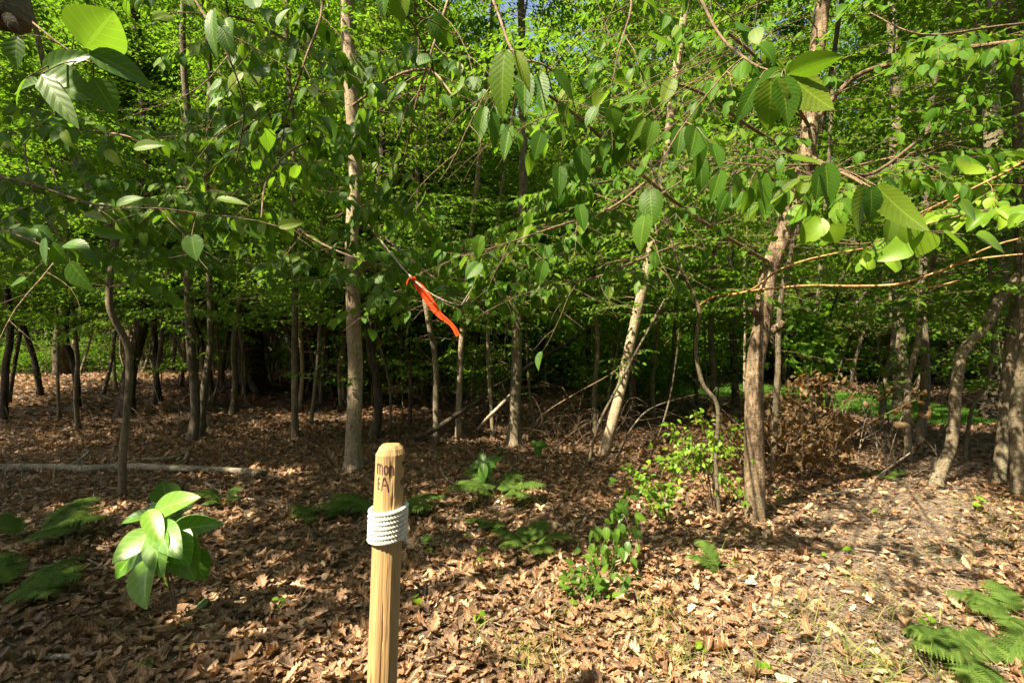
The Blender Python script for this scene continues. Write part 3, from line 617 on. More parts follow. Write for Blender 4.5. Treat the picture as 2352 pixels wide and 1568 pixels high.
def longtwigs(gB, gL, Q, root):
    g = Geo(); r = RS(77)
    for P, w0, w1 in (([(1603, 705, 4.45), (1640, 682, 4.3), (1720, 668, 3.9), (1790, 620, 3.6), (1880, 590, 3.4), (2000, 568, 3.2)], 6, 3),
                      ([(1720, 668, 3.9), (1850, 656, 3.4), (1960, 657, 3.0), (2065, 652, 2.8), (2160, 622, 2.6), (2240, 596, 2.5), (2370, 582, 2.4)], 5, 4),
                      ([(2065, 652, 2.8), (2110, 662, 2.75), (2160, 655, 2.7), (2205, 643, 2.65)], 4, 3), ([(2150, 630, 2.65), (2220, 592, 2.5), (2290, 562, 2.4), (2375, 540, 2.35)], 5, 4)):
        s = catmull(np.array([pt(*p) for p in P]), 40); tube(g, s, np.linspace(w0 / 2 / F * P[0][2], w1 / 2 / F * P[-1][2], 40), 8, r.rand(), .07, 3)
    part('long_twig', g, M['otwig'], root)
    for (x, y, d) in ((1840, 500, 2.8), (1900, 560, 2.8), (2100, 520, 2.3), (2180, 540, 2.2), (2220, 560, 2.2), (2260, 500, 2.2), (2060, 600, 2.6), (2130, 480, 2.4), (2200, 470, 2.3), (2010, 600, 2.7), (1800, 540, 2.9)):
        pass
tree('forked_sapling', 'crooked forked sapling with long orange-brown twigs reaching right', 'sapling', [(1652, 1180), (1648, 1060), (1646, 935), (1615, 880), (1600, 800), (1605, 710), (1575, 640), (1550, 590), (1530, 500), (1510, 420)], 10, 'g', 4.5, 6, 23, flare=.1, extra=longtwigs, taper=.4)
tree('scarred_tree', 'thick scarred tan tree with broken branch stubs, foremost on the right', 'tree', [(1733, 1192), (1735, 1100), (1733, 1000), (1730, 920), (1738, 820), (1752, 745), (1758, 680), (1775, 610), (1805, 520), (1828, 430), (1848, 320), (1858, 220), (1872, 120), (1888, -20)], 44, 'm', 9, 14, 24, taper=.55, flare=.12, zlo=2.2,
     stubs=[([(1760, 745, 0), (1738, 722, -.04), (1724, 706, -.09)], 14), ([(1770, 760, 0), (1788, 750, -.03), (1800, 738, -.05)], 16), ([(1765, 770, 0), (1778, 790, -.02)], 9), ([(1850, 260, 0), (1835, 262, -.05), (1828, 250, -.07)], 10)],
     limbs=[dict(p=[(1775, 600, 4.1), (1600, 500, 3.4), (1450, 380, 2.8), (1330, 270, 2.2), (1200, 180, 1.8)], w=11, n=15, L=(.35, .7)), dict(p=[(1840, 380, 4.1), (1720, 290, 3.1), (1620, 220, 2.4), (1540, 190, 2.0)], w=10, n=12, L=(.35, .65)),
            dict(p=[(1840, 350, 4.1), (1900, 380, 3.2), (1960, 410, 2.5), (1990, 430, 2.0)], w=9, n=9, L=(.3, .6)), dict(p=[(1850, 300, 4.1), (1800, 200, 3.2), (1690, 90, 2.5), (1620, 60, 2.0)], w=10, n=9, L=(.35, .65)),
            dict(p=[(1815, 470, 4.1), (1700, 350, 3.4), (1560, 420, 2.9), (1450, 500, 2.6)], w=7, n=11), dict(p=[(1850, 300, 4.1), (1960, 180, 3.9), (2080, 140, 3.6), (2220, 110, 3.2), (2380, 90, 2.8)], w=15, n=6, end=.6, f0=.5),
            dict(p=[(1835, 420, 4.1), (1990, 375, 3.9), (2100, 350, 3.6), (2190, 325, 3.4)], w=7, n=4, f0=.5)])
tree('companion_stem', 'slim sunlit stem close behind the scarred tree', 'tree', [(1775, 1010), (1778, 920), (1785, 840), (1792, 760), (1800, 640)], 14, 'g', 8, 10, 25, d=5.4)
tree('curved_tree', 'brown tree with an elbowed foot curving up to the right', 'tree', [(2145, 1116), (2160, 1080), (2188, 1030), (2194, 960), (2190, 880), (2215, 810), (2255, 750), (2300, 690), (2345, 620), (2400, 520)], 24, 'g', 5, 2, 26, flare=.5, taper=.35)
tree('right_edge_tree', 'stout grey tree, left of the two at the right edge', 'tree', [(2292, 1110), (2305, 1040), (2318, 940), (2325, 850), (2335, 740), (2345, 620), (2342, 400), (2340, 150)], 25, 'g', 9, 12, 27, flare=.4)
tree('right_edge_tree', 'mottled stout tree cut by the right edge of the picture', 'tree', [(2338, 1135), (2340, 1040), (2338, 940), (2350, 800), (2366, 640), (2385, 400)], 27, 'g', 9, 12, 28, flare=.3)
tree('slender_tree', 'thin zigzag stem between curved tree and right edge trees', 'sapling', [(2214, 1055), (2222, 990), (2240, 930), (2268, 880), (2280, 820), (2290, 740)], 8, 'g', 5, 5, 29, flare=.1)
tree('slender_tree', 'grey stem left of the curved tree, slightly tilted right', 'tree', [(2087, 1062), (2088, 960), (2092, 870), (2108, 790), (2125, 720), (2140, 600)], 14, 'g', 8, 13, 30)
tree('slender_tree', 'darker thicker stem directly behind the tilted grey stem', 'tree', [(2106, 1012), (2118, 930), (2122, 820), (2124, 700), (2128, 500), (2135, 250)], 20, 'g', 9, 14, 31)
tree('slender_tree', 'slim stem in front of the lawn, left of the tilted grey stem', 'tree', [(2022, 985), (2032, 880), (2042, 790), (2050, 680)], 11, 'g', 8, 12, 32)
tree('pine_tree', 'large pale grey trunk standing on the lawn at right', 'tree', [(2066, 945), (2064, 860), (2058, 780), (2056, 600), (2052, 300)], 30, 'g', 14, 14, 33, L=(1, 2.4), flare=.35)
tree('pine_tree', 'very broad pale far trunk showing high at the upper right', 'tree', [(2285, 935), (2288, 700), (2286, 450), (2284, 200), (2280, 0)], 46, 'g', 14, 12, 34, L=(1, 2.4))
tree('pine_tree', 'black trunk with a wide root foot by the right edge trees', 'tree', [(2275, 965), (2290, 880), (2300, 800), (2303, 650)], 34, 'd', 12, 8, 35, flare=.9)
tree('slender_tree', 'dark pole nearest the left side of the leaning birch', 'tree', [(1367, 992), (1366, 900), (1372, 800), (1372, 700)], 11, 'g', 8, 9, 36)
tree('slender_tree', 'thick dark pole two poles left of the leaning birch', 'tree', [(1345, 945), (1350, 850), (1352, 760)], 14, 'd', 9, 10, 37)
tree('slender_tree', 'dark thick pole just right of the leaning birch', 'tree', [(1450, 985), (1452, 900), (1456, 800), (1460, 680)], 17, 'd', 9, 10, 38)
tree('slender_tree', 'medium grey pole right of the dark pole by the leaning birch', 'tree', [(1503, 962), (1500, 880), (1504, 780), (1508, 640)], 10, 'g', 8, 10, 39)
tree('slender_tree', 'wavy grey pole in front of the left end of the lawn', 'tree', [(1527, 950), (1540, 860), (1548, 780), (1552, 700), (1560, 560)], 10, 'g', 8, 10, 40)
tree('slender_tree', 'dark straight pole standing at the lawn left of the forked sapling', 'tree', [(1602, 930), (1600, 850), (1598, 770), (1596, 600)], 9, 'd', 8, 10, 41)
tree('slender_tree', 'broad grey pole close right of the forked sapling', 'tree', [(1632, 958), (1634, 860), (1636, 760), (1640, 600), (1645, 350)], 14, 'g', 9, 12, 42)
tree('slender_tree', 'blackest pole before the lawn left of the scarred tree', 'tree', [(1690, 930), (1690, 850), (1684, 760), (1682, 600), (1684, 350)], 17, 'd', 9, 12, 43)
tree('slender_tree', 'very thin pale pole close to the left side of the scarred tree', 'tree', [(1710, 905), (1712, 820), (1713, 740)], 6, 'p', 8, 8, 44)
tree('slender_tree', 'greyish pole behind the withered brush heap', 'tree', [(1868, 965), (1868, 880), (1872, 780), (1880, 650)], 12, 'g', 8, 11, 45)
def fork(x0, s): return [(x0, 1000), (x0 + s * 8, 900), (x0 + s * 26, 800), (x0 + s * 60, 720), (x0 + s * 110, 650)]
for k, (a, lab) in enumerate([((1878, .5), 'dark shrub stem rising straight out of the withered brush heap'), ((1890, 1.1), 'dark shrub stem arching right from the withered brush heap'), ((1868, -.4), 'dark shrub stem tilting left from the withered brush heap')]):
    tree('shrub_stem', lab, 'shrub', fork(*a), 9, 'd', 3.6, 7, 46 + k, flare=0, zlo=1.7, L=(.4, .9), leafm='yel')

# ------------------------------------------------------------------ branches that hang into the picture from trees above and beside the camera
def hanging(label, limb, w, n, seed, leafm='near', ls=.096, L=(.3, .6), dr=(.5, 1.5), T=None, tw='twig', hand=(), rest=True, dens=1.15):
    r = RS(seed); s = catmull(np.array([pt(*p) for p in limb]), 30); root = thing('leafy_branch', label, 'branch', s[0]); gB = Geo(); gL = Geo()
    tube(gB, s, np.linspace(w / 2 / F * limb[0][2], w * .3 / 2 / F * limb[-1][2], 30), 8, r.rand(), .05, seed)
    for k in range(n):
        i = min(28, int((.12 + .88 * (k + r.rand() * .8) / n) * 29)); tg = nrm(s[i + 1] - s[i]); sd = nrm(np.cross(tg, [0, -.3, 1])) * (1 if k % 2 else -1)
        q = s[i]
        spray(gB, gL, q, nrm(tg * .55 + sd * r.uniform(.4, .9) + np.array([0, .1, r.normal(0, .15)])), r.uniform(*L), ls, T or T_NEAR, r, sag=.3, droop=r.uniform(*dr), tw=4, cut=True, dens=dens, face=.6)
    for hh in hand:
        x0, y0, x1, y1, d, wd, c = hh[:7]; hn = [np.array(hh[7])] if len(hh) > 7 else [np.array([r.normal(0, .35), -1, .55 + r.normal(0, .3)])]
        a = pt(x0, y0, d); b = pt(x1, y1, d + r.normal(0, .02)); l = np.linalg.norm(b - a)
        j = int(np.argmin(np.linalg.norm(s - a, axis=1))); tube(gB, catmull(np.array([s[j], (s[j] + a) / 2 + [0, 0, .01], a]), 6), .0012, 4, .5, cap=False)
        leaves(gL, T or T_NEAR, [a], [b - a], hn, l, c, r.uniform(.05, .3), r.uniform(.1, .35), wd / 2 / F * d / l / .33)
    part('branch', gB, M[tw], root); part('foliage', gL, M[leafm], root); return root

hanging('smooth broad leaves on a twig at the top left corner', [(-60, -60, 1.3), (60, 40, 1.1), (180, 130, .95), (250, 150, .9)], 5, 0, 101, 'smooth', T=T_ROUND,
        hand=[(196, 112, 262, 22, .9, 104, 1.0, (-.7, .6, .5)), (205, 120, 345, 178, .9, 52, .1), (98, 165, 190, 105, .92, 44, .15), (98, 175, 200, 215, .9, 80, .5), (95, 170, 175, 290, .88, 40, .6), (90, 190, 15, 205, .95, 40, .2), (40, 85, 30, 155, .95, 36, .1), (175, 70, 182, 20, .95, 40, .1), (215, 180, 265, 265, .93, 60, .05), (60, 180, 20, 240, .9, 50, .1)])
hanging('pale glossy serrated leaves dangling at top centre', [(860, -140, 1.6), (900, -20, 1.4), (950, 60, 1.5), (1000, 180, 1.7), (1010, 290, 1.9)], 6, 4, 102,
        hand=[(925, -30, 912, 72, 1.2, 56, .9), (885, -40, 870, 40, 1.2, 40, .4), (960, 150, 1010, 120, 1.5, 50, .2), (990, 40, 1040, 110, 1.5, 54, .2)])
hanging('cluster of large drooping pleated leaves right of top centre', [(1080, -140, 1.9), (1140, 20, 1.6), (1180, 120, 1.35), (1250, 150, 1.3), (1310, 200, 1.4)], 7, 3, 103,
        hand=[(1160, 116, 1140, 275, 1.15, 74, .8), (1205, 165, 1205, 262, 1.3, 50, .3), (1240, 170, 1248, 258, 1.3, 44, .3), (1270, 160, 1320, 232, 1.3, 54, .4), (1185, 118, 1222, 205, 1.2, 34, 1.0), (1112, 245, 1095, 335, 1.4, 40, .5),
              (1128, 255, 1142, 345, 1.4, 36, .2), (1172, 290, 1155, 372, 1.4, 36, .4), (1245, 300, 1225, 370, 1.6, 44, .2), (1215, 350, 1220, 408, 1.7, 30, .7), (1290, 250, 1330, 300, 1.6, 40, .3), (1335, 335, 1342, 430, 1.6, 46, .1), (1285, 380, 1285, 455, 1.6, 40, .1)])
hanging('very large hornbeam leaves on a twig left of the scarred tree top', [(1560, -120, 1.7), (1640, 60, 1.5), (1720, 140, 1.2), (1800, 170, 1.05)], 8, 2, 104,
        hand=[(1770, 180, 1772, 305, 1.0, 84, .9), (1795, 178, 1815, 290, 1.0, 76, .5), (1805, 172, 1940, 112, 1.0, 66, .8, (-.3, .8, .6)), (1815, 172, 1908, 268, 1.0, 100, 1.0, (-.4, .8, .5)), (1800, 165, 1735, 190, 1.05, 44, .4), (1745, 180, 1690, 285, 1.1, 46, .2),
              (1600, 285, 1612, 415, 1.35, 50, .5), (1565, 290, 1555, 360, 1.5, 44, .2), (1500, 275, 1480, 362, 1.4, 46, .7), (1478, 270, 1440, 335, 1.4, 36, .8), (1405, 245, 1415, 305, 1.45, 50, .6), (1425, 235, 1500, 215, 1.4, 44, .5), (1545, 180, 1520, 245, 1.5, 40, 1.0), (1370, 245, 1340, 290, 1.5, 34, .3)])
hanging('dark hanging hornbeam leaves low in front of the scarred tree', [(2100, 330, 2.2), (2000, 400, 1.6), (1900, 380, 1.4), (1750, 380, 1.5), (1640, 370, 1.6)], 7, 5, 105,
        hand=[(1895, 375, 1912, 478, 1.25, 62, .4), (1885, 380, 1875, 470, 1.3, 36, .1), (1990, 425, 1945, 545, 1.2, 66, .9, (-.3, .8, .6)), (2000, 430, 2010, 520, 1.2, 50, .1), (2015, 428, 2118, 545, 1.2, 72, .9, (-.3, .8, .6)), (2050, 500, 2040, 565, 1.5, 36, .8), (2030, 410, 2085, 440, 1.4, 40, .2),
              (1655, 390, 1640, 460, 1.4, 44, .5), (1690, 400, 1700, 470, 1.4, 42, .6), (1745, 395, 1768, 490, 1.35, 46, .5), (1610, 365, 1612, 450, 1.4, 42, .3), (1720, 430, 1710, 500, 1.5, 44, .2), (1780, 430, 1800, 500, 1.5, 40, .4)])
hanging('bright smooth rounded leaves along the orange twigs at right', [(2500, 480, 2.6), (2300, 480, 2.4), (2150, 510, 2.4), (1980, 560, 2.5), (1830, 540, 2.7)], 5, 5, 106, 'shrub', ls=.10, T=T_ROUND, L=(.25, .5), dr=(.2, .7),
        hand=[(1890, 500, 1840, 560, 2.3, 50, .7), (1905, 515, 1925, 560, 2.3, 46, .8), (2080, 500, 2090, 560, 2.0, 60, .6), (2165, 530, 2240, 590, 1.9, 60, .6), (2130, 530, 2110, 590, 2.0, 52, .8), (2200, 470, 2260, 500, 1.9, 46, .5), (2215, 400, 2240, 360, 1.5, 56, .9), (2100, 560, 2020, 590, 2.1, 46, .4), (2240, 540, 2330, 570, 1.9, 54, .5), (1860, 480, 1800, 500, 2.4, 44, .4), (1980, 560, 1990, 600, 2.3, 40, .8)])
hanging('serrated leaf spray drooping at upper left', [(380, -120, 2.2), (460, 20, 1.9), (520, 120, 1.8), (560, 250, 1.9), (540, 380, 2.1)], 6, 8, 107,
        hand=[(490, 22, 470, 118, 1.4, 42, .4), (510, 60, 530, 130, 1.5, 40, .2), (590, 20, 570, -40, 1.5, 50, .2), (640, 60, 660, 10, 1.5, 40, .5)])
hanging('layered leaf spray reaching across the left middle', [(-120, 380, 3.0), (60, 420, 2.6), (220, 470, 2.3), (380, 480, 2.2), (520, 500, 2.3)], 6, 11, 108,
        hand=[(268, 470, 325, 445, 1.9, 32, .7), (310, 340, 375, 325, 1.9, 34, .8), (200, 490, 245, 505, 1.9, 28, .9), (215, 530, 300, 545, 1.9, 34, .6), (500, 455, 572, 466, 1.9, 24, .9), (640, 520, 700, 508, 1.9, 30, 1.0), (245, 345, 275, 380, 1.9, 26, 1.0), (440, 540, 450, 600, 1.9, 50, .3)])
hanging('dense dark leaf spray hanging over the centre', [(1480, 420, 3.2), (1400, 480, 2.7), (1280, 520, 2.4), (1160, 560, 2.3), (1060, 590, 2.4)], 6, 12, 109, hand=[(1105, 540, 1090, 600, 2.0, 36, .7), (1250, 600, 1235, 660, 2.1, 36, .4), (1330, 470, 1345, 530, 2.0, 36, .3)])
hanging('lowest leaf spray between leaning birch and grey centre tree', [(1560, 560, 3.6), (1460, 600, 3.0), (1360, 640, 2.7), (1240, 660, 2.6)], 6, 11, 110)
hanging('smooth wide leaves of a twig low at the left edge', [(-80, 500, 2.2), (40, 540, 1.9), (110, 570, 1.7), (160, 600, 1.6)], 5, 2, 111, 'smooth', T=T_ROUND, hand=[(120, 560, 160, 610, 1.4, 60, .3), (105, 545, 100, 610, 1.4, 44, .3), (160, 600, 210, 668, 1.4, 54, .5), (150, 560, 200, 560, 1.4, 34, .5), (60, 640, 15, 655, 1.6, 20, .5)])
hanging('leaf spray filling the gap above the large beech', [(700, -160, 2.8), (740, 0, 2.4), (700, 140, 2.2), (660, 260, 2.3), (640, 380, 2.6)], 6, 10, 112)
hanging('leaf spray falling between beech and top centre leaves', [(1060, -100, 2.8), (1010, 60, 2.4), (960, 220, 2.3), (930, 360, 2.5), (900, 470, 2.8)], 6, 10, 113)
hanging('upper spray over the leaning birch', [(1420, -120, 2.8), (1450, 0, 2.4), (1420, 120, 2.2), (1400, 230, 2.3)], 6, 9, 114)
hanging('leaf spray in the gap between the ribbon and the beech', [(640, 500, 4.0), (740, 560, 3.4), (840, 600, 3.0), (930, 620, 2.9)], 5, 9, 115)
hanging('sparse leafy twigs in the top right corner', [(2500, 40, 2.6), (2300, 60, 2.4), (2120, 80, 2.3), (2000, 30, 2.4)], 7, 3, 116, L=(.3, .5))
hanging('bare-ended brown branch sweeping down beside the right edge', [(2520, 250, 3.6), (2352, 370, 3.1), (2240, 430, 2.9), (2110, 490, 2.9)], 8, 5, 117, 'shrub', T=T_ROUND, tw='otwig', L=(.25, .45))

# ribbon
def ribbon(label, line, wid, d, seed, knot=True):
    g = Geo(); n = 46; c = catmull(np.array([pt(x, y, d) for x, y in line]), n); w = np.interp(np.linspace(0, 1, n), np.linspace(0, 1, len(wid)), wid) / F * d
    tg = nrm(np.gradient(c, axis=0)); V = []; s = np.linspace(0, 1, n)
    tw = .22 * np.sin(s * 7 + seed)
    sd = nrm(np.cross(tg, [0, 1, 0])); dp = np.array([0, 1.0, 0])
    for k in np.linspace(-1, 1, 7):
        V.append(c + sd * (w * .5 * k)[:, None] * np.cos(tw)[:, None] + dp * (w * .5 * k * np.sin(tw) + .0022 * np.cos(k * 4 + s * 11))[:, None])
    V = np.stack(V, 1); V2 = V + np.array([0, .0006, 0]); i, j = np.meshgrid(np.arange(n - 1), np.arange(6), indexing='ij'); q = (i * 7 + j)
    Q = np.stack([q, q + 1, q + 8, q + 7], -1).reshape(-1, 4); g.add(V.reshape(-1, 3), [Q], V.reshape(-1, 3)); g.add(V2.reshape(-1, 3), [Q[:, ::-1]], V2.reshape(-1, 3))
    if knot:
        a = np.linspace(0, 4 * np.pi, 30); R = .006; tube(g, c[1] + np.stack([R * np.cos(a), R * np.sin(a), a * .0008], -1), .0028, 6, .5)
        tube(g, catmull(np.array([c[1], c[0] + [-.014, -.004, .010], c[0] + [-.030, -.006, -.012], c[0] + [-.034, -.004, -.03]]), 12), np.linspace(.0045, .0025, 12), 6, .5, .2, 3)
        tube(g, catmull(np.array([c[0] + [-.006, -.006, -.004], c[0] + [.004, -.010, .006], c[0] + [.012, -.004, -.002]]), 8), .0055, 7, .5, .15, 4)
    m, t, b = nodes('orange_tape'); cc = mixc(t, noise(t, obj(t), 40, 2), (0.80, 0.065, 0.008), (0.95, 0.11, 0.015)); t.links.new(cc, b.inputs['Base Color']); b.inputs['Roughness'].default_value = .45
    tr = N(t, 'ShaderNodeBsdfTranslucent'); tr.inputs[0].default_value = (1, .14, .02, 1); mx = N(t, 'ShaderNodeMixShader'); mx.inputs[0].default_value = .4
    t.links.new(b.outputs[0], mx.inputs[1]); t.links.new(tr.outputs[0], mx.inputs[2]); t.links.new(mx.outputs[0], t.nodes['Material Output'].inputs[0])
    single('flagging_ribbon', g, m, label, 'ribbon')
ribbon('long bright orange flagging ribbon hanging from a twig near centre', [(950, 641), (956, 650), (970, 668), (990, 696), (1010, 723), (1028, 737), (1042, 752), (1052, 771)], [4, 12, 19, 19, 18, 12, 8, 10, 10], 2.5, 1)
ribbon('tiny far orange ribbon seen left of the far dark pole', [(872, 776), (873, 784), (875, 795)], [2, 3, 2], 11, 2, False)
def ribbon_twig():
    r = RS(3); gB = Geo(); gL = Geo(); root = thing('ribbon_twig', 'bare grey twig that carries the long orange ribbon', 'branch', pt(850, 520, 3.4))
    s = catmull(np.array([pt(850, 520, 3.4), pt(900, 585, 2.9), pt(950, 642, 2.5), pt(1000, 680, 2.45), pt(1060, 700, 2.5), pt(1085, 665, 2.6)]), 30)
    tube(gB, s, np.linspace(.0055, .002, 30), 7, .9, .08, 2)
    for a, b, c in (((960, 650, 2.5), (1010, 690, 2.6), (1080, 722, 2.7)), ((1040, 695, 2.5), (1110, 690, 2.7), (1240, 675, 3.0)), ((880, 560, 3.0), (930, 610, 2.8), (960, 600, 2.7)), ((1060, 700, 2.5), (1100, 640, 2.6), (1140, 600, 2.7))):
        q = catmull(np.array([pt(*a), pt(*b), pt(*c)]), 14); tube(gB, q, np.linspace(.0028, .001, 14), 5, .9, .08, 4)
        p = q[4::3]; m = len(p); leaves(gL, T_NEAR, p, r.normal(0, .4, (m, 3)) + [0, 0, -1], r.normal(0, .4, (m, 3)) + [0, -1, .6], .075, r.rand(m))
    part('branch', gB, M['stick'], root); part('foliage', gL, M['near'], root)
ribbon_twig()

# ------------------------------------------------------------------ unseen trees added beside and behind the camera to shade the clearing
def shade_tree(i, x, y, H, Rc, n, label):
    r = RS(900 + i); root = thing('shade_tree', label, 'tree', (x, y, float(gz(x, y)))); g = Geo(); z0 = float(gz(x, y)) - .05
    P = [np.array([x, y, z0])]; d = np.array([0, 0, 1.0])
    while P[-1][2] < H: d = nrm(d + np.array([r.normal(0, .06), r.normal(0, .06), .1])); P.append(P[-1] + d * .9)
    Q = catmull(np.array(P), len(P) * 3); tube(g, Q, np.linspace(.13, .02, len(Q)), 12, r.rand(), .06, i, flare=.5)
    part('trunk', g, M['b_grey'], root); gB = Geo(); gL = Geo(); cl = []
    for k in range(46):
        z = r.uniform(.35, 1) * H; j = int(np.argmin(np.abs(Q[:, 2] - z))); v = rdir(r, .3); l = Rc * r.uniform(.6, 1.05) * (1.1 - .5 * z / H)
        s = catmull(np.array([Q[j], Q[j] + v * l * .5 + [0, 0, .1], Q[j] + v * l + [0, 0, .1 * l]]), 9)
        if not keep(s, k).all(): continue
        tube(gB, s, np.linspace(.03, .006, 9), 5, r.rand())
        cl.append(s[2:])
    c = np.concatenate(cl); c = c[r.randint(0, len(c), n)] + r.normal(0, 1, (n, 3)) * [.55, .55, .16]; c = c[keep(c, i)]
    # keep the sight line of the camera free of this tree's own leaves
    m = len(c); leaves(gL, T_RHOMB, c, r.normal(0, 1, (m, 3)) * [1, 1, .4], np.column_stack([r.normal(0, .4, m), r.normal(0, .4, m), np.ones(m)]), r.uniform(.12, .2, m), r.rand(m))
    part('branches', gB, M['twig'], root); part('foliage', gL, M['far'], root)
for i, (x, y, H, Rc, n, lab) in enumerate([
    (-4.5, -3.5, 11, 3.6, 12000, 'added tall shading tree behind and left of the wooden post'), (-9, -4, 12, 4, 9000, 'added tall shading tree out to the far left rear'), (-1.5, -6, 12, 4, 9000, 'added tall shading tree straight behind the clearing'),
    (-8.5, 1.5, 11, 3.8, 13000, 'added tall shading tree just outside the left edge of the clearing'), (3.5, -4.5, 11, 3.6, 7000, 'added tall shading tree behind and right of the clearing'), (-13, -1, 13, 4, 8000, 'outermost added tall shading tree to the left of the clearing'),
    (-6, -8.5, 13, 4.2, 8000, 'rearmost added tall shading tree to the left rear'), (-13.5, 5, 13, 4.2, 8000, 'added tall shading tree beyond the left edge near the fallen log'), (6.5, .5, 10, 3.4, 6000, 'added tall shading tree beyond the right edge near the fern bed'), (-4.0, .2, 9.5, 2.8, 9000, 'added near shading tree just outside the lower left of the picture')]):
    shade_tree(i, x, y, H, Rc, n, lab)

# ------------------------------------------------------------------ deeper wood: copies of a few tree kinds
def wood_kind(i, H, r0, zlo, Rc, n, bk, lm, ls):
    r = RS(300 + i); g = Geo(); P = [np.array([0, 0, -.1])]; d = nrm(np.array([r.normal(0, .08), r.normal(0, .08), 1.0]))
    while P[-1][2] < H: d = nrm(d + np.array([r.normal(0, .10), r.normal(0, .10), .10])); P.append(P[-1] + d * .8)
    Q = catmull(np.array(P), len(P) * 2); tube(g, Q, np.linspace(r0, r0 * .25, len(Q)), 9, r.rand(), .06, i, flare=.5)
    gB = Geo(); cl = []
    for k in range(int(H * 4.2)):
        z = zlo + (H - zlo) * r.rand(); j = int(np.argmin(np.abs(Q[:, 2] - z))); v = rdir(r, .2); l = Rc * r.uniform(.45, 1.1) * (1.15 - .7 * (z - zlo) / (H - zlo))
        s = catmull(np.array([Q[j], Q[j] + v * l * .5 + [0, 0, .08], Q[j] + v * l + [0, 0, -.04 * l]]), 8); tube(gB, s, np.linspace(.018, .004, 8), 4, r.rand(), cap=False); cl.append(s[1:])
    for k in range(10):
        z = r.uniform(.4, zlo); j = int(np.argmin(np.abs(Q[:, 2] - z))); v = rdir(r, .1); l = r.uniform(.3, .9)
        tube(gB, catmull(np.array([Q[j], Q[j] + v * l * .5, Q[j] + v * l + [0, 0, r.normal(0, .15)]]), 6), np.linspace(.008, .002, 6), 4, r.rand(), cap=False)
    c = np.concatenate(cl); c = c[r.randint(0, len(c), n)] + r.normal(0, 1, (n, 3)) * [.30, .30, .07]
    gL = Geo(); leaves(gL, T_RHOMB, c, r.normal(0, 1, (n, 3)) * [1, 1, .3] + [0, 0, -.2], np.column_stack([r.normal(0, .3, n), r.normal(0, .3, n), np.ones(n)]), r.uniform(.65, 1.2, n) * ls, r.rand(n))
    return g.mesh('trunk', M[bk]), gB.mesh('branches', M['twig']), gL.mesh('foliage', M[lm])
KIND = [wood_kind(0, 8, .045, 2.0, 1.9, 10500, 'b_grey', 'far', .095), wood_kind(1, 9, .06, 2.2, 2.2, 11000, 'b_dark', 'far', .095), wood_kind(2, 13, .10, 3.0, 3.0, 17000, 'b_grey', 'far', .125),
        wood_kind(3, 14, .16, 4.0, 3.4, 18000, 'b_dark', 'far', .13), wood_kind(4, 8, .04, 1.7, 2.0, 13000, 'b_pale', 'yel', .09), wood_kind(5, 7, .03, 1.5, 1.6, 10000, 'b_grey', 'mid', .085),
        wood_kind(6, 3.4, .016, .55, 1.0, 1300, 'b_grey', 'mid', .085), wood_kind(7, 4.4, .022, .9, 1.2, 1500, 'b_grey', 'yel', .085)]
LAB = {0: 'slim grey tree of the deeper wood', 1: 'dark slim tree of the deeper wood', 2: 'tall grey canopy tree of the deeper wood', 3: 'tall dark canopy tree of the deeper wood', 4: 'slim pale stemmed tree of the deeper wood', 5: 'thin grey sapling of the deeper wood'}
KL = dict(LAB)
ZL = ['in the shaded left part', 'behind the centre', 'in the sunny right part']
r = RS(42); placed = list(TR); cnt = 0; tries = 0
LB = LB0 = np.array([sp(gpt(x, 900 + max(0, x - 1800) * .12)) for x in range(1540, 2300, 60)] + [sp(gpt(x, 862)) for x in range(60, 480, 60)])
def blocks(x, y, rr=2.0, LB=LB0):
    for z in (3.5, 5, 7, 9, 11, 13):
        q = sp([x, y, z])
        if ((np.hypot(LB[:, 0] - q[0], LB[:, 1] - q[1]) < rr) & (q[2] > LB[:, 2])).any(): return True
    return False
while cnt < 352 and tries < 19000:
    tries += 1
    y = 8.5 + 38 * r.rand() ** 1.25; x = r.uniform(-1.22, 1.22) * y
    if cnt >= 292: y = r.uniform(7.5, 19); x = r.uniform(-1.05, 1.1) * y
    elif cnt >= 250: y = r.uniform(19, 36); x = r.uniform(-1.15, 1.2) * y
    elif cnt > 200: y = r.uniform(7.5, 15); x = r.uniform(-.45, .6) * y
    if blocks(x, y): continue
    if inpoly(np.array([x]), np.array([y]), LAWNW)[0]: continue
    dm = (1.0 if y < 18 else 1.6) if cnt <= 200 else (.5 if cnt >= 292 else .55)
    if min((x - a) ** 2 + (y - b) ** 2 for a, b in placed) < dm ** 2: continue
    placed.append((x, y)); cnt += 1
    right = x / y > .38; thin = 201 < cnt <= 250 or cnt > 292
    k = r.choice([0, 1, 2, 3, 4, 5], p=[.13, .09, .17, .14, .32, .15] if right else [.22, .25, .17, .16, .07, .13]); z = 0 if x / y < -.35 else (2 if right else 1)  # right side favours bright leaves; its sunlit look is put into leaf colour
    if thin: k = int(r.choice([0, 1, 5, 4], p=[.3, .3, .3, .1]))
    if 250 < cnt <= 292: k = int(r.choice([2, 3]))
    root = thing('forest_tree', f'{LAB[k]} {ZL[z]}', 'tree', (x, y, float(gz(x, y))), group=f'{LAB[k]} {ZL[z]}')
    root.rotation_euler = (0, 0, r.uniform(0, 6.28)); s = r.uniform(.85, 1.25) * (1.35 if 250 < cnt <= 292 else .85 if cnt > 292 else 1); root.scale = (s, s, s)
    for nm, me in zip(('trunk', 'branches', 'foliage'), KIND[k]): link(nm, me, root)

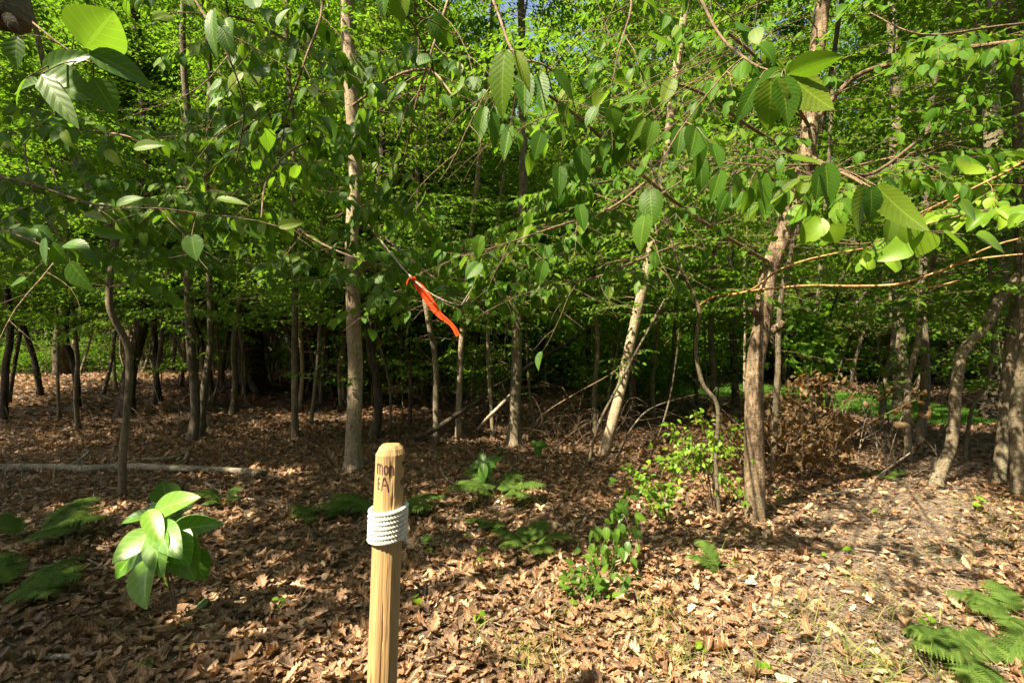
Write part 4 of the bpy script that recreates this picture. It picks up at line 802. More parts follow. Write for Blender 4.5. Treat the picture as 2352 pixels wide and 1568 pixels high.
for k in range(48):  # unseen trees added to block sky fill and shade the left wood
    a = r.uniform(1.75, 4.55); q = r.uniform(9, 20); x = math.sin(a) * q; y = math.cos(a) * q; kk = int(r.choice([2, 3, 3, 1])); zz = 'added behind the photographer to block light'
    if k > 25:
        y = r.uniform(4, 30); x = -1.1 * y - r.uniform(1.5, 8); zz = 'added outside the left edge for shade'
    if blocks(x, y, 2.3, BEAM): continue
    if keep(np.array([[x, y, 7.0]]))[0] is None: continue
    root = thing('forest_tree', f'{LAB[kk]} {zz}', 'tree', (x, y, float(gz(x, y))), group=f'{LAB[kk]} {zz}'); root.rotation_euler = (0, 0, r.uniform(0, 6.28))
    for nm, me in zip(('trunk', 'branches', 'foliage'), KIND[kk]): link(nm, me, root)

# shrubs and saplings of the far understorey
def shrub_kind(i, H, n, lm, ls):
    r = RS(500 + i); gB = Geo(); gL = Geo(); cl = []
    for k in range(9):
        a = r.uniform(0, 6.28); l = H * r.uniform(.6, 1); v = np.array([math.cos(a) * .45, math.sin(a) * .45, 1]); s = catmull(np.array([[0, 0, -.05], v * l * .5, v * l * np.array([1.5, 1.5, .95])]), 9)
        tube(gB, s, np.linspace(.014, .003, 9), 5, r.rand()); cl.append(s[3:])
    c = np.concatenate(cl); c = c[r.randint(0, len(c), n)] + r.normal(0, 1, (n, 3)) * [.28, .28, .12] * H; c[:, 2] = np.maximum(c[:, 2], .06)
    leaves(gL, T_RHOMB, c, r.normal(0, 1, (n, 3)) * [1, 1, .3], np.column_stack([r.normal(0, .3, n), r.normal(0, .3, n), np.ones(n)]), r.uniform(.7, 1.2, n) * ls, r.rand(n))
    return gB.mesh('stems', M['twig']), gL.mesh('foliage', M[lm])
SK = [shrub_kind(0, 1.4, 1500, 'far', .08), shrub_kind(1, .8, 900, 'far', .08), shrub_kind(2, 2.2, 3000, 'mid', .075)]
SLAB = ['leafy green shrub of the far understorey', 'low fern-green bush of the far understorey', 'tall bushy green shrub of the far understorey']
for k in range(100):
    y = r.uniform(7.6, 15); x = r.uniform(-.75, 1.1) * y
    if k > 70: x = r.uniform(.4, 1.1) * y
    if x / y > .3 and (y > 10.5 or r.rand() < .55): continue
    if inpoly(np.array([x]), np.array([y]), LAWNW)[0] or (x / y < -.3 and y < 11): continue
    kk = int(r.choice([6, 7])); root = thing('young_sapling', 'x', 'sapling', (x, y, float(gz(x, y))), group='young saplings under the trees'); root.rotation_euler = (0, 0, r.uniform(0, 6.28)); q = r.uniform(.6, 1.15); root.scale = (q, q, q)
    root['k'] = kk
    for nm, me in zip(('trunk', 'branches', 'foliage'), KIND[kk]): link(nm, me, root)
LAND = [(-.9, 'past the far left edge stem'), (-.72, 'behind the crooked pale sapling'), (-.55, 'behind the twin grey stems'), (-.42, 'behind the broad dark old oak'), (-.27, 'left of the large beech'), (-.12, 'between beech and ribbon'),
        (.03, 'behind the pale birch saplings'), (.16, 'behind the grey centre tree'), (.3, 'behind the leaning birch'), (.42, 'behind the forked sapling'), (.56, 'behind the scarred tree'), (.7, 'behind the withered brush heap'), (.85, 'behind the tilted grey stems'), (1.0, 'behind the curved tree'), (9, 'past the right edge trees')]
def zone(x, y, r):
    z = next(n for a, n in LAND if x / y < a); return ('in the near wood ' if y < 11.5 else 'farther in ' if y < 15 else 'in mid wood ' if y < 20 else 'deep in the wood ' if y < 29 else 'far back ') + z
LAB = {0: 'slim grey tree', 1: 'slim dark tree', 2: 'tall grey tree', 3: 'tall dark stout tree', 4: 'slim pale stemmed tree', 5: 'thin grey sapling'}
for o in list(bpy.data.objects):
    if o.name.startswith('forest_tree') and o.location.y > 7 and o.get('label') and abs(o.location.x / o.location.y) < 1.23 and 'outside' not in o['label'] and 'photographer' not in o['label']:
        k = [i for i in KL if KL[i] in o['label']][0]
        o['label'] = LAB[k] + ' ' + zone(o.location.x, o.location.y, r); o['group'] = 'trees of the deeper wood'
for o in list(bpy.data.objects):
    if o.name.startswith('young_sapling'):
        o['label'] = ('low dark leaved sapling ' if o['k'] == 6 else 'low light leaved sapling ') + zone(o.location.x, o.location.y, r); del o['k']
cnt = 0
while cnt < 210:
    y = 11.5 + 26 * r.rand(); x = r.uniform(-1.15, 1.15) * y
    if cnt > 150: y = r.uniform(9.5, 22); x = r.uniform(.2, 1.15) * y
    if abs(x / y) < .2 and y < 14: continue
    if inpoly(np.array([x]), np.array([y]), LAWNW)[0] or (y < 19 and x < -4 and y < 21) : continue
    if x / y > .28 and y < 17: continue
    if x / y > .28 and r.rand() < .4: y = r.uniform(17, 26)
    cnt += 1; k = r.choice(3, p=[.4, .35, .25]); z = 0 if x / y < -.35 else (2 if x / y > .38 else 1)
    root = thing('forest_shrub', ['leafy green shrub', 'low green bush', 'tall bushy green shrub'][k] + ' ' + zone(x, y, r), 'shrub', (x, y, float(gz(x, y))), group='shrubs of the deeper wood'); root.rotation_euler = (0, 0, r.uniform(0, 6.28)); s = r.uniform(.8, 1.5); root.scale = (s, s, s * r.uniform(.8, 1.2))
    for nm, me in zip(('stems', 'foliage'), SK[k]): link(nm, me, root)

# the wood beyond reads as one mass
def far_wood():
    r = RS(8); g = Geo(); n = 75000; ang = r.uniform(-1.0, 1.0, n); rad = r.uniform(46, 66, n); z = r.uniform(0, 1, n) ** .9 * 27
    c0 = np.column_stack([np.sin(ang) * rad, np.cos(ang) * rad, z]); c0 = c0[r.randint(0, n, n)] 
    cl = np.column_stack([np.sin(np.linspace(-1, 1, 1500)[r.permutation(1500)]), np.zeros(1500), np.zeros(1500)])
    a2 = r.uniform(-1.0, 1.0, 1700); r2 = r.uniform(46, 66, 1700); z2 = np.where(r.rand(1700) < .3, r.uniform(.2, 5, 1700), r.uniform(.3, 36, 1700)) ; k = r.randint(0, 1700, n)
    c = np.column_stack([np.sin(a2[k]) * r2[k], np.cos(a2[k]) * r2[k], z2[k]]) + r.normal(0, 1, (n, 3)) * [1.3, 1.3, .45]; c[:, 2] = np.maximum(c[:, 2], .1)
    leaves(g, T_RHOMB, c, r.normal(0, 1, (n, 3)) * [1, 1, .4], np.column_stack([r.normal(0, .5, n), r.normal(0, .5, n), np.ones(n)]), r.uniform(.45, .85, n), r.rand(n))
    o = link('far_wood', g.mesh('far_wood', M['far'])); o['kind'] = 'stuff'; o['label'] = 'distant foliage of the wood closing the view'; o['category'] = 'woodland'
far_wood()

# ------------------------------------------------------------------ leaf litter, twig litter, grass wisps
def litter():
    r = RS(21)
    def scatter(n, y0, y1, pw=1.0):
        y = y0 + (y1 - y0) * r.rand(n) ** pw; x = r.uniform(-1.25, 1.25, n) * (y + .6); return x, y
    g = Geo()
    for (n, y0, y1, T, s0, s1, pw) in ((15000, 1.4, 3.4, T_OAK, .025, .092, .8), (52000, 3.2, 8.5, T_OAKM, .025, .092, .7), (125000, 8.3, 34, T_OAKL, .07, .15, .8)):
        x, y = scatter(n, y0, y1, pw)
        track = np.exp(-(((x - .92 * y + .45) / .75) ** 4)) * np.clip((6.0 - y) / 1.5, 0, 1)
        k = (r.rand(n) > track * .8) & ~inpoly(x, y, LAWNW); k &= r.rand(n) < .72 + .5 * (vnoise(x * 2.2, y * 2.2))
        x = x[k]; y = y[k]; m = len(x); a = r.uniform(0, 6.28, m); tilt = r.normal(0, .17, m) 
        ax = np.column_stack([np.cos(a), np.sin(a), tilt]); no = np.column_stack([r.normal(0, .27, m), r.normal(0, .27, m), np.ones(m)])
        clump = vnoise(x * .8 + 3, y * .8); c = np.clip(r.beta(1.5, 1.7, m) * (.95 - .38 * np.clip((y - 3.8) / 2.5, 0, 1)) + (clump - .5) * .5 - .08 * np.clip((y - 3.8) / 2, 0, 1), 0, 1)  # leaves darken with distance: shade under the trees put into their colour
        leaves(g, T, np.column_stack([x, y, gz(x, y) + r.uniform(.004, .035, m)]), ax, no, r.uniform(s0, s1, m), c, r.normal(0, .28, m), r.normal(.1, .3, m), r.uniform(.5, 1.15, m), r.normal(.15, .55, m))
    m = 46000; y = 1.5 + 5.5 * r.rand(m) ** 1.1; x = r.uniform(-1.2, 1.25, m) * (y + .4); a = r.uniform(0, 6.28, m)      # torn bits and crumbs
    leaves(g, T_OAKL, np.column_stack([x, y, gz(x, y) + r.uniform(.002, .022, m)]), np.column_stack([np.cos(a), np.sin(a), r.normal(0, .3, m)]), np.column_stack([r.normal(0, .5, m), r.normal(0, .5, m), np.ones(m)]),
           r.uniform(.008, .034, m), np.clip(r.beta(1.3, 1.5, m), 0, 1), r.normal(0, .3, m), r.normal(.1, .3, m), r.uniform(.5, 1.5, m))
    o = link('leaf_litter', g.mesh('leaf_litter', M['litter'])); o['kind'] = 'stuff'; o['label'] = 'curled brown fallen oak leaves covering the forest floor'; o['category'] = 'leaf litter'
    g = Geo()
    for k in range(4200):
        y = 1.6 + 9 * r.rand() ** 1.3; x = r.uniform(-1.15, 1.2) * y
        if k % 3: y = 2 + 4.2 * r.rand(); x = .92 * y - .45 + r.normal(0, .6)
        a = r.normal(.2, .9); l = r.uniform(.03, .22) * (1.5 if r.rand() < .1 else 1); z = float(gz(x, y)) + r.uniform(.008, .04)
        p = np.array([x, y, z]); v = np.array([math.cos(a), math.sin(a), r.normal(0, .08)]); q = nrm(np.cross(v, [0, 0, 1])) * r.normal(0, .08) * l
        tube(g, catmull(np.array([p, p + v * l * .5 + q, p + v * l]), 5), r.uniform(.0006, .002), 3, r.rand(), cap=False)
    o = link('twig_litter', g.mesh('twig_litter', M['stick'])); o['kind'] = 'stuff'; o['label'] = 'fine dry twigs and straw strewn over the floor'; o['category'] = 'twigs'
    g = Geo()
    def blades(cx, cy, rad, n, l0, l1, c0, c1, lay=.6):
        x = cx + r.normal(0, rad, n); y = cy + r.normal(0, rad, n); a = np.column_stack([r.normal(0, lay, n), r.normal(0, lay, n), np.ones(n)])
        leaves(g, T_LOW, np.column_stack([x, y, gz(x, y)]), a, r.normal(0, 1, (n, 3)) * [1, 1, .1], r.uniform(l0, l1, n), r.uniform(c0, c1, n), r.uniform(.5, 1.3, n), 0, .05)
    for (px, py, n, rd, l, c0, c1) in ((1430, 1340, 120, .10, .12, 0, .7), (1500, 1440, 260, .14, .14, .3, .9), (1640, 1290, 70, .06, .16, .2, .6), (1990, 1340, 120, .08, .13, .1, .7), (1300, 1420, 120, .12, .1, .4, 1), (1860, 1420, 200, .14, .14, .3, 1),
                                       (1180, 1500, 160, .12, .13, .3, .9), (1270, 1540, 180, .12, .12, .4, 1), (1720, 1240, 120, .12, .1, .3, .9), (2180, 1290, 200, .16, .1, .2, .9), (2250, 1170, 260, .25, .12, .2, .9), (1130, 1330, 60, .1, .1, .4, .9),
                                       (1550, 1530, 200, .12, .13, .2, .8), (1960, 1520, 240, .16, .14, .1, .8), (1760, 1560, 160, .12, .13, .3, 1), (2290, 1250, 240, .2, .12, .1, .8), (2080, 1420, 220, .16, .12, .2, .9), (2060, 1560, 160, .12, .14, .1, .7)):
        q = gpt(px, min(py, 1560)); blades(q[0], q[1], rd * .8, int(n * .4), l * .5, l * 1.2, c0, c1)
    for k in range(60):
        y = 1.7 + 4.6 * r.rand(); x = r.uniform(-.1, 1.15) * y; blades(x, y, .05, 6, .03, .10, .4, 1, .9)
    o = link('grass_wisps', g.mesh('grass_wisps', M['grass'])); o['kind'] = 'stuff'; o['label'] = 'sparse green and straw grass wisps among the leaves'; o['category'] = 'grass'
litter()

# ------------------------------------------------------------------ logs and sticks
def stick(name, label, cat, pts, w0, w1, mat='stick', seed=0, lift=.6, stubs=()):
    """points are photo positions; a third value lifts the point above the floor (metres)"""
    P = []
    for p in pts:
        if len(p) == 2: q = gpt(*p); q[2] += w0 / 2 / F * q[1] * lift + .012
        else: q = pt(p[0], p[1], p[2])
        P.append(q)
    P = np.array(P); dd = P[0][1]; g = Geo(); s = catmull(P, max(20, len(P) * 10)); tube(g, s, np.linspace(w0 / 2 / F * dd, w1 / 2 / F * P[-1][1], len(s)), 14 if w0 > 8 else 7, RS(seed).rand(), .07, seed)
    for sb in stubs:
        q = [];
        for (x, y, h) in sb[0]: a = gpt(x, y + h); a[2] += h / F * a[1]; q.append(a)
        tube(g, catmull(np.array(q), 12), np.linspace(sb[1] / 2 / F * dd, sb[2] / 2 / F * dd, 12), 9, .5, .08, seed + 1)
    return single(name, g, M[mat], label, cat)
stick('fallen_log', 'long smooth grey fallen log lying across the left', 'log', [(-60, 1084), (120, 1082), (200, 1086), (290, 1080), (400, 1084), (520, 1088), (604, 1096)], 20, 15, 'log', 1, stubs=[([(150, 1078, 0), (185, 1055, 4), (205, 1038, 14)], 11, 7), ([(375, 1078, 0), (420, 1060, 4), (432, 1040, 8)], 14, 9)])
stick('fallen_branch', 'grey curved bough lying behind the long fallen log', 'log', [(330, 1060), (390, 1058), (425, 1046), (436, 1038)], 10, 8, 'log', 2)
stick('fallen_tree', 'split fallen trunk leaning up to the right behind pale birches', 'log', [(955, 1012), (1000, 985, 6.9), (1060, 945, 7.3), (1130, 895, 7.8), (1200, 850, 8.2), (1330, 770, 9)], 12, 8, 'b_dark', 3)
stick('fallen_pole', 'thin propped pole beneath the split leaning trunk', 'log', [(1098, 990), (1125, 955, 7.1), (1165, 915, 7.3), (1180, 900, 7.4)], 8, 7, 'stick', 4)
stick('dead_stick', 'pale knotty stick on leaves left of the small fern patch', 'stick', [(470, 1112), (500, 1130), (560, 1148), (640, 1158)], 7, 4, 'stick', 5)
stick('dead_stick', 'straight pale stick lying left of the broad-leaved plant', 'stick', [(-30, 1308), (120, 1310), (250, 1312), (430, 1304), (605, 1282)], 6, 4, 'stick', 6)
stick('dead_stick', 'forked white twig just left of the broad-leaved plant', 'stick', [(120, 1218), (170, 1250), (195, 1285), (245, 1310)], 6, 5, 'stick', 7, stubs=[([(150, 1235, 0), (200, 1248, 2), (260, 1256, 2)], 4, 3), ([(195, 1285, 0), (185, 1235, 4), (172, 1210, 6)], 4, 2)])
stick('dead_stick', 'lichen-spotted stick along the lower left corner', 'stick', [(-40, 1415), (80, 1380), (160, 1372), (260, 1368)], 8, 5, 'stick', 8)
stick('dead_stick', 'dark half-buried root below the broad-leaved plant', 'stick', [(470, 1450), (540, 1425), (620, 1418), (690, 1425)], 10, 8, 'b_dark', 9)
stick('dead_stick', 'thick grey stick at the bottom left corner', 'stick', [(60, 1512), (140, 1518), (230, 1510)], 14, 11, 'stick', 10)
stick('dead_stick', 'thin dark stick slanting up right of the buried root', 'stick', [(690, 1412), (715, 1385), (740, 1362)], 6, 4, 'stick', 11)
stick('dead_stick', 'crooked pale vine winding down right of the beech foot', 'stick', [(993, 1000, 6.2), (1000, 1040), (1020, 1095), (1060, 1125), (1085, 1148)], 5, 5, 'stick', 12)
stick('dead_stick', 'long lichen-flecked white stick right of the scarred tree', 'stick', [(1770, 1120), (1880, 1140), (1980, 1128), (2060, 1112), (2150, 1096)], 7, 4, 'stick', 13, stubs=[([(1980, 1128, 0), (2020, 1090, 12), (2090, 1040, 50)], 5, 3), ([(2060, 1112, 0), (2120, 1080, 10), (2180, 1058, 22)], 5, 3)])
stick('dead_stick', 'reddish curved stick on the track at right', 'stick', [(2020, 1318 - 80), (2060, 1225), (2090, 1205)], 7, 5, 'stick', 14)
stick('dead_stick', 'long straw-coloured stick on the track below the scarred tree', 'stick', [(1930, 1260), (2020, 1272), (2110, 1285), (2200, 1282)], 4, 3, 'stick', 15)
stick('dead_stick', 'straight pale straw among grass at the lower right', 'stick', [(1970, 1445), (2040, 1470), (2095, 1492)], 4, 3, 'stick', 16)
stick('dead_stick', 'bent branch arching from the brush tangle left of the leaning birch', 'stick', [(1210, 1000), (1250, 950, 6.8), (1320, 905, 6.6), (1400, 860, 6.3), (1480, 800, 6)], 4, 2, 'twig', 17)
stick('dead_stick', 'thin slanted stem right of the leaning birch foot', 'stick', [(1415, 1060), (1450, 985, 5.6), (1500, 935, 5.7), (1600, 905, 5.9)], 5, 2, 'b_grey', 18)
stick('dead_stick', 'bare curved stick behind the bright green bush', 'stick', [(1490, 1060), (1520, 980, 5.6), (1545, 880, 5.7), (1560, 760, 5.8)], 5, 3, 'b_grey', 19)
# tangle of bare brush between centre tree and leaning birch
def tangle():
    r = RS(31); g = Geo(); root = thing('brush_tangle', 'tangle of bare arching twigs between centre tree and leaning birch', 'brush', gpt(1290, 1010))
    for k in range(42):
        x = r.uniform(1205, 1430); y = r.uniform(985, 1035); a = gpt(x, y); l = r.uniform(.5, 1.5); an = r.uniform(0, 6.28); v = np.array([math.cos(an), math.sin(an) * .5, 0])
        tube(g, catmull(np.array([a, a + v * l * .4 + [0, 0, l * r.uniform(.2, .7)], a + v * l + [r.normal(0, .1), 0, l * r.uniform(.1, .7)], a + v * l * 1.3 + [r.normal(0, .2), 0, l * r.uniform(0, .6)]]), 14), np.linspace(.0045, .0015, 14), 5, r.rand(), .08, k)
    part('twigs', g, M['twig'], root)
tangle()
def uptwigs():
    r = RS(32)
    for lab, px, py, h, n in (('thin bare twigs standing at the far left before the log', 100, 1130, .75, 6), ('bare wispy twig cluster left of the twin grey stems', 380, 1000, .8, 6), ('bare pale twig cluster on the ground right of the old oak', 505, 900, 1.0, 6),
                              ('dry bare stems standing right of the withered brush heap', 1960, 1080, .9, 8), ('fine dead stems left of the curved tree foot', 2060, 1050, .6, 7), ('wiry dead stems between the lawn and grey stems', 1985, 1000, 1.1, 9)):
        q = gpt(px, py); root = thing('bare_twigs', lab, 'twigs', q); g = Geo()
        for k in range(n):
            b = q + np.array([r.normal(0, .35), r.normal(0, .2), -.02]); b[2] = float(gz(b[0], b[1])) - .02; v = np.array([r.normal(0, .35), r.normal(0, .3), 1]); l = h * r.uniform(.5, 1.2)
            s = catmull(np.array([b, b + v * l * .5 + r.normal(0, .04, 3), b + v * l + r.normal(0, .1, 3)]), 12); tube(g, s, np.linspace(.005, .0018, 12), 5, r.rand(), .1, k)
            for j in range(3): i = r.randint(3, 10); w = rdir(r, .5); tube(g, catmull(np.array([s[i], s[i] + w * l * .15, s[i] + w * l * .3 + [0, 0, .03]]), 6), np.linspace(.0025, .001, 6), 4, r.rand())
        part('stems', g, M['stick'], root)
uptwigs()

# withered brush heap with hanging dead leaves
def brushheap():
    r = RS(33); c = gpt(1840, 1100); root = thing('brush_heap', 'heap of withered orange-brown oak foliage behind the scarred tree', 'brush', c); g = Geo(); gL = Geo(); pp = []
    for k in range(46):
        b = c + np.array([r.normal(0, .42), r.uniform(-.1, .8), 0]); v = np.array([r.normal(0, .5), r.normal(0, .4), r.uniform(.4, 1.2)]); l = r.uniform(.4, 1.05); e = b + v * l
        if e[2] > .95: e[2] = .95
        s = catmull(np.array([b, (b + e) / 2 + [0, 0, .12], e]), 10); tube(g, s, np.linspace(.008, .002, 10), 5, r.rand(), .1, k); pp.append(s[3:])
    p = np.concatenate(pp); n = 1050; p = p[r.randint(0, len(p), n)] + r.normal(0, .075, (n, 3)); p[:, 2] = np.maximum(p[:, 2], .04)
    hi = np.array([pt(1870 + r.normal(0, 32), 880 + r.normal(0, 10), 5.3) for _ in range(70)]); p = np.concatenate([p, hi]); n = len(p)
    leaves(gL, T_OAK, p, r.normal(0, .6, (n, 3)) + [0, 0, -.7], r.normal(0, 1, (n, 3)) + [0, -.5, .3], r.uniform(.04, .11, n), np.clip(r.beta(2, 2, n), 0, 1), r.normal(0, .45, n), r.normal(.3, .4, n), 1, r.normal(0, .9, n))
    part('twigs', g, M['twig'], root); part('withered_leaves', gL, M['deadbush'], root)
brushheap()

# ------------------------------------------------------------------ ferns
def frond(g, p0, dr, L, r, up=.9, arch=1.0, np_=19, tilt=0.0):
    dr = nrm(np.array([dr[0], dr[1], 0])); n = 16; t = np.linspace(0, 1, n)[:, None]
    P = p0 + dr * L * (t * .95) + np.array([0, 0, 1]) * L * (up * t * (1 - arch * .62 * t)); tube(g, P, np.linspace(.0028, .0008, n), 5, .6, cap=False)
    f = np.linspace(.22, .99, np_); c = np.stack([np.interp(f, t[:, 0], P[:, a]) for a in range(3)], -1); tg = nrm(np.stack([np.interp(f, t[:, 0], np.gradient(P, axis=0)[:, a]) for a in range(3)], -1))
    sd = nrm(np.cross(tg, [tilt, 0, 1])); no = np.cross(sd, tg)
    ll = L * .33 * np.sin(np.pi * np.clip((f - .08) / 1.0, 0, 1)) ** .7 * (1.1 - .5 * f)
    for s in (-1, 1):
        m = len(f); leaves(g, T_PINNA, c, sd * s + tg * .45 + np.array([0, 0, -.12]) + r.normal(0, .05, (m, 3)), no * 1 + r.normal(0, .12, (m, 3)), ll + .01, np.clip(.5 + r.normal(0, .2, m), 0, 1), .15, .1, 1.1)
def fern(label, px, py, L, n, seed, d=None, dirs=None, up=.9, arch=1.0, base=None):
    r = RS(seed); q = gpt(px, py) if base is None else np.array(base); root = thing('fern', label, 'fern', q)
    for k in range(n):
        a = (2 * np.pi * k / n + r.normal(0, .25)) if dirs is None else dirs[k % len(dirs)]
        g = Geo(); frond(g, q + np.array([0, 0, -.01]), (math.cos(a), math.sin(a)), L * r.uniform(.8, 1.15), r, up * r.uniform(.8, 1.15), arch); part('frond', g, M['fern'], root)
fern('bright fern with wide horizontal fronds at centre, right of the post', 1145, 1150, .50, 7, 201, dirs=[.1, 3.0, 2.3, -.35, 1.2, -.9, 3.7], up=1.0)
fern('small drooping yellow-green fern below the central fern', 1130, 1200, .28, 3, 202, dirs=[3.6, 5.0, 4.4], up=.8)
fern('compact dark green fern right of and below the central fern', 1215, 1265, .33, 7, 203, up=1.2, arch=1.1)
fern('fern half hidden behind the upper part of the post', 880, 1180, .50, 5, 204, dirs=[.2, 2.9, 3.4, -.3, 1.6], up=.7)
fern('large dark fern at the left edge below the log', 60, 1250, .48, 6, 205, dirs=[.15, .55, 2.8, -.4, 1.4, .9], up=.9)
fern('second large dark fern in front of the left edge fern', 10, 1370, .46, 5, 206, dirs=[.1, -.3, .6, 2.4, 1.2], up=.7)
fern('small lacy fern growing by the end of the fallen log', 515, 1160, .26, 5, 207, up=1.3)
fern('tiny fern patch on the litter between log end and post', 735, 1195, .24, 5, 208)
fern('low fern sprig with seedlings next to the tiny fern patch', 700, 1180, .16, 4, 209)
fern('yellow-green upright fern on the sunny litter right of the seedling', 1660, 1330, .22, 3, 210, dirs=[2.4, 1.9, 2.8], up=1.6)
fern('big fern filling the bottom right corner', 2300, 1550, .34, 8, 211, up=.8, dirs=[3.0, 2.4, 1.8, 1.2, .5, 3.6, -.4, 2.7])
fern('fern behind the big bottom right fern', 2350, 1430, .32, 6, 212, up=.7, dirs=[3.1, 2.5, 1.9, 1.2, 3.7, .2])
fern('small green fern by the dead stems at right', 2030, 1100, .25, 4, 213)

# ------------------------------------------------------------------ leafy ground plants
def broadplant(label, px, py, h, tops, leafs, seed, d=None, mat='poke', T=None, stem=.006):
    r = RS(seed); q = gpt(px, py); root = thing('broad_leaved_plant', label, 'plant', q); g = Geo(); gL = Geo()
    for (tx, ty) in tops:
        e = pt(tx, ty, q[1]); tube(g, catmull(np.array([q + [0, 0, -.02], (q + e) / 2 + [.01, 0, 0], e]), 14), np.linspace(stem, stem * .6, 14), 8, .6, .04, seed)
    tip = pt(*tops[0], q[1])
    for (x0, y0, x1, y1, w, dz, c) in leafs:
        a = pt(x0, y0, q[1] - dz * .4); b = pt(x1, y1, q[1] - dz); l = np.linalg.norm(b - a)
        tube(g, np.array([tip, (tip + a) / 2, a]), .002, 5, .5, cap=False)
        leaves(gL, T or T_BIG, [a], [b - a], [np.array([r.normal(0, .25), -.75, .8])], l * 1.05, c, r.uniform(.1, .35), r.uniform(.1, .3), w / 2 / F * q[1] / l / .27)
    part('stem', g, M['twig'], root); part('leaves', gL, M[mat], root)
broadplant('broad-leaved plant with large glossy light green leaves at lower left', 405, 1425, .6, [(345, 1175), (385, 1290)],
           [(350, 1180, 430, 1130, 66, .12, .9), (345, 1180, 275, 1190, 34, .1, .3), (340, 1170, 365, 1240, 42, .25, 1.0), (350, 1215, 255, 1285, 60, .25, .9), (360, 1215, 345, 1310, 62, .35, .6), (350, 1230, 240, 1325, 70, .2, .5), (350, 1270, 300, 1385, 84, .4, .8), (385, 1225, 495, 1190, 64, 0, .4),
            (380, 1215, 430, 1290, 76, .2, .6), (400, 1220, 440, 1330, 86, .15, .9), (430, 1260, 470, 1335, 70, .0, .2), (380, 1290, 360, 1360, 40, -.05, .2), (360, 1200, 400, 1265, 60, .3, .5)], 301)
broadplant('dark three-leaved plant just behind the large broad-leaved plant', 385, 1330, .4, [(385, 1165)], [(385, 1150, 372, 1105, 40, 0, .2), (380, 1160, 330, 1165, 40, 0, .2), (388, 1160, 440, 1160, 40, 0, .2), (385, 1170, 395, 1215, 34, .1, .1)], 302, mat='smooth', T=T_ROUND)
broadplant('whorl of dark green leaves behind the central fern', 1108, 1135, .3, [(1112, 1060)], [(1112, 1062, 1100, 1035, 22, -.1, .3), (1112, 1062, 1075, 1068, 22, 0, .5), (1112, 1062, 1155, 1048, 24, -.05, .3), (1112, 1062, 1105, 1108, 26, .15, .4), (1114, 1062, 1130, 1095, 22, .1, .2), (1112, 1062, 1140, 1070, 20, .05, .5)], 303, mat='smooth', stem=.003)
broadplant('single-stalked dark leaf plant left of the leaning birch foot', 1218, 1070, .2, [(1230, 1025)], [(1230, 1025, 1245, 1045, 26, .05, .2), (1230, 1020, 1262, 1022, 22, 0, .1), (1230, 1020, 1218, 1012, 16, 0, .3)], 304, mat='smooth', stem=.003)

def seedling(label, px, py, h, n, ls, seed, mat='shrub', T=None, name='seedling', lean=(0, 0)):
    r = RS(seed); q = gpt(px, py); root = thing(name, label, 'plant', q); g = Geo(); gL = Geo(); e = q + np.array([lean[0], lean[1], h]); s = catmull(np.array([q - [0, 0, .01], (q + e) / 2 + r.normal(0, .01, 3), e]), 10)
    tube(g, s, np.linspace(.0022, .001, 10), 5, .5); f = np.linspace(.35, 1, n) if n > 1 else np.array([1.0]); p = np.stack([np.interp(f, np.linspace(0, 1, 10), s[:, a]) for a in range(3)], -1); a = np.arange(n) * 2.4 + r.rand() * 6
    leaves(gL, T or T_ROUND, p, np.column_stack([np.cos(a), np.sin(a), r.normal(-.1, .15, n)]), np.tile([0, -.35, 1.0], (n, 1)) + r.normal(0, .15, (n, 3)), ls * r.uniform(.75, 1.15, n), r.rand(n), .25, .15)
    part('stem', g, M['twig'], root); part('leaves', gL, M[mat], root)
SD = [('tiny bright seedling right of the post base, two round leaves', 955, 1395, .06, 4, .055), ('single round green leaf seedling on the sunny litter', 1310, 1400, .04, 2, .06), ('small leafy seedling in the litter beyond the rope', 985, 1265, .03, 3, .05),
      ('pair of small round leaves below the compact dark fern', 1095, 1300, .05, 3, .05), ('small round-leaved seedling above the compact dark fern', 1075, 1240, .06, 4, .045), ('heart-leaved seedling left of the compact dark fern', 1110, 1275, .06, 3, .05),
      ('little bright seedling at the foot of the tilted sticks left', 330, 1135, .05, 4, .04), ('pale green seedling right of the broad-leaved plant', 480, 1400, .05, 3, .07), ('small dark seedling beside the buried root', 640, 1395, .05, 4, .045),
      ('seedling in the shade near the tiny fern patch', 785, 1175, .09, 5, .06), ('seedling on the track left of the grass tuft', 1955, 1275, .05, 2, .055), ('three-leaf seedling right of the scarred tree foot', 1895, 1285, .05, 3, .05),
      ('leafy seedling at the lower right amid sunny litter', 1750, 1545, .05, 4, .06), ('bright seedling among grass below the droopy sapling', 1610, 1500, .05, 4, .05), ('pale seedling in the bottom centre litter', 1100, 1430, .05, 4, .05),
      ('small seedling near the bottom edge left of the post', 330, 1535, .04, 2, .06), ('yellow-green seedling above the big corner fern', 2130, 1440, .06, 5, .05), ('small seedling beside the foot of the scarred tree', 1790, 1150, .1, 5, .05),
      ('seedling under the pale birches in deep litter', 1150, 1050, .12, 5, .06), ('green seedling by the foot of the right edge trees', 2245, 1175, .15, 6, .07), ('green sprout left of the stout right edge tree', 2010, 1180, .05, 4, .05),
      ('lobed blue-green seedling right of the post', 985, 1245, .05, 2, .09)]
for k, (lab, x, y, h, n, ls) in enumerate(SD): seedling(lab, x, y, h, n, ls, 400 + k, 'smooth' if k in (6, 7, 8, 9, 18, 21) else 'shrub', T_MAPLE if k == 21 else None)

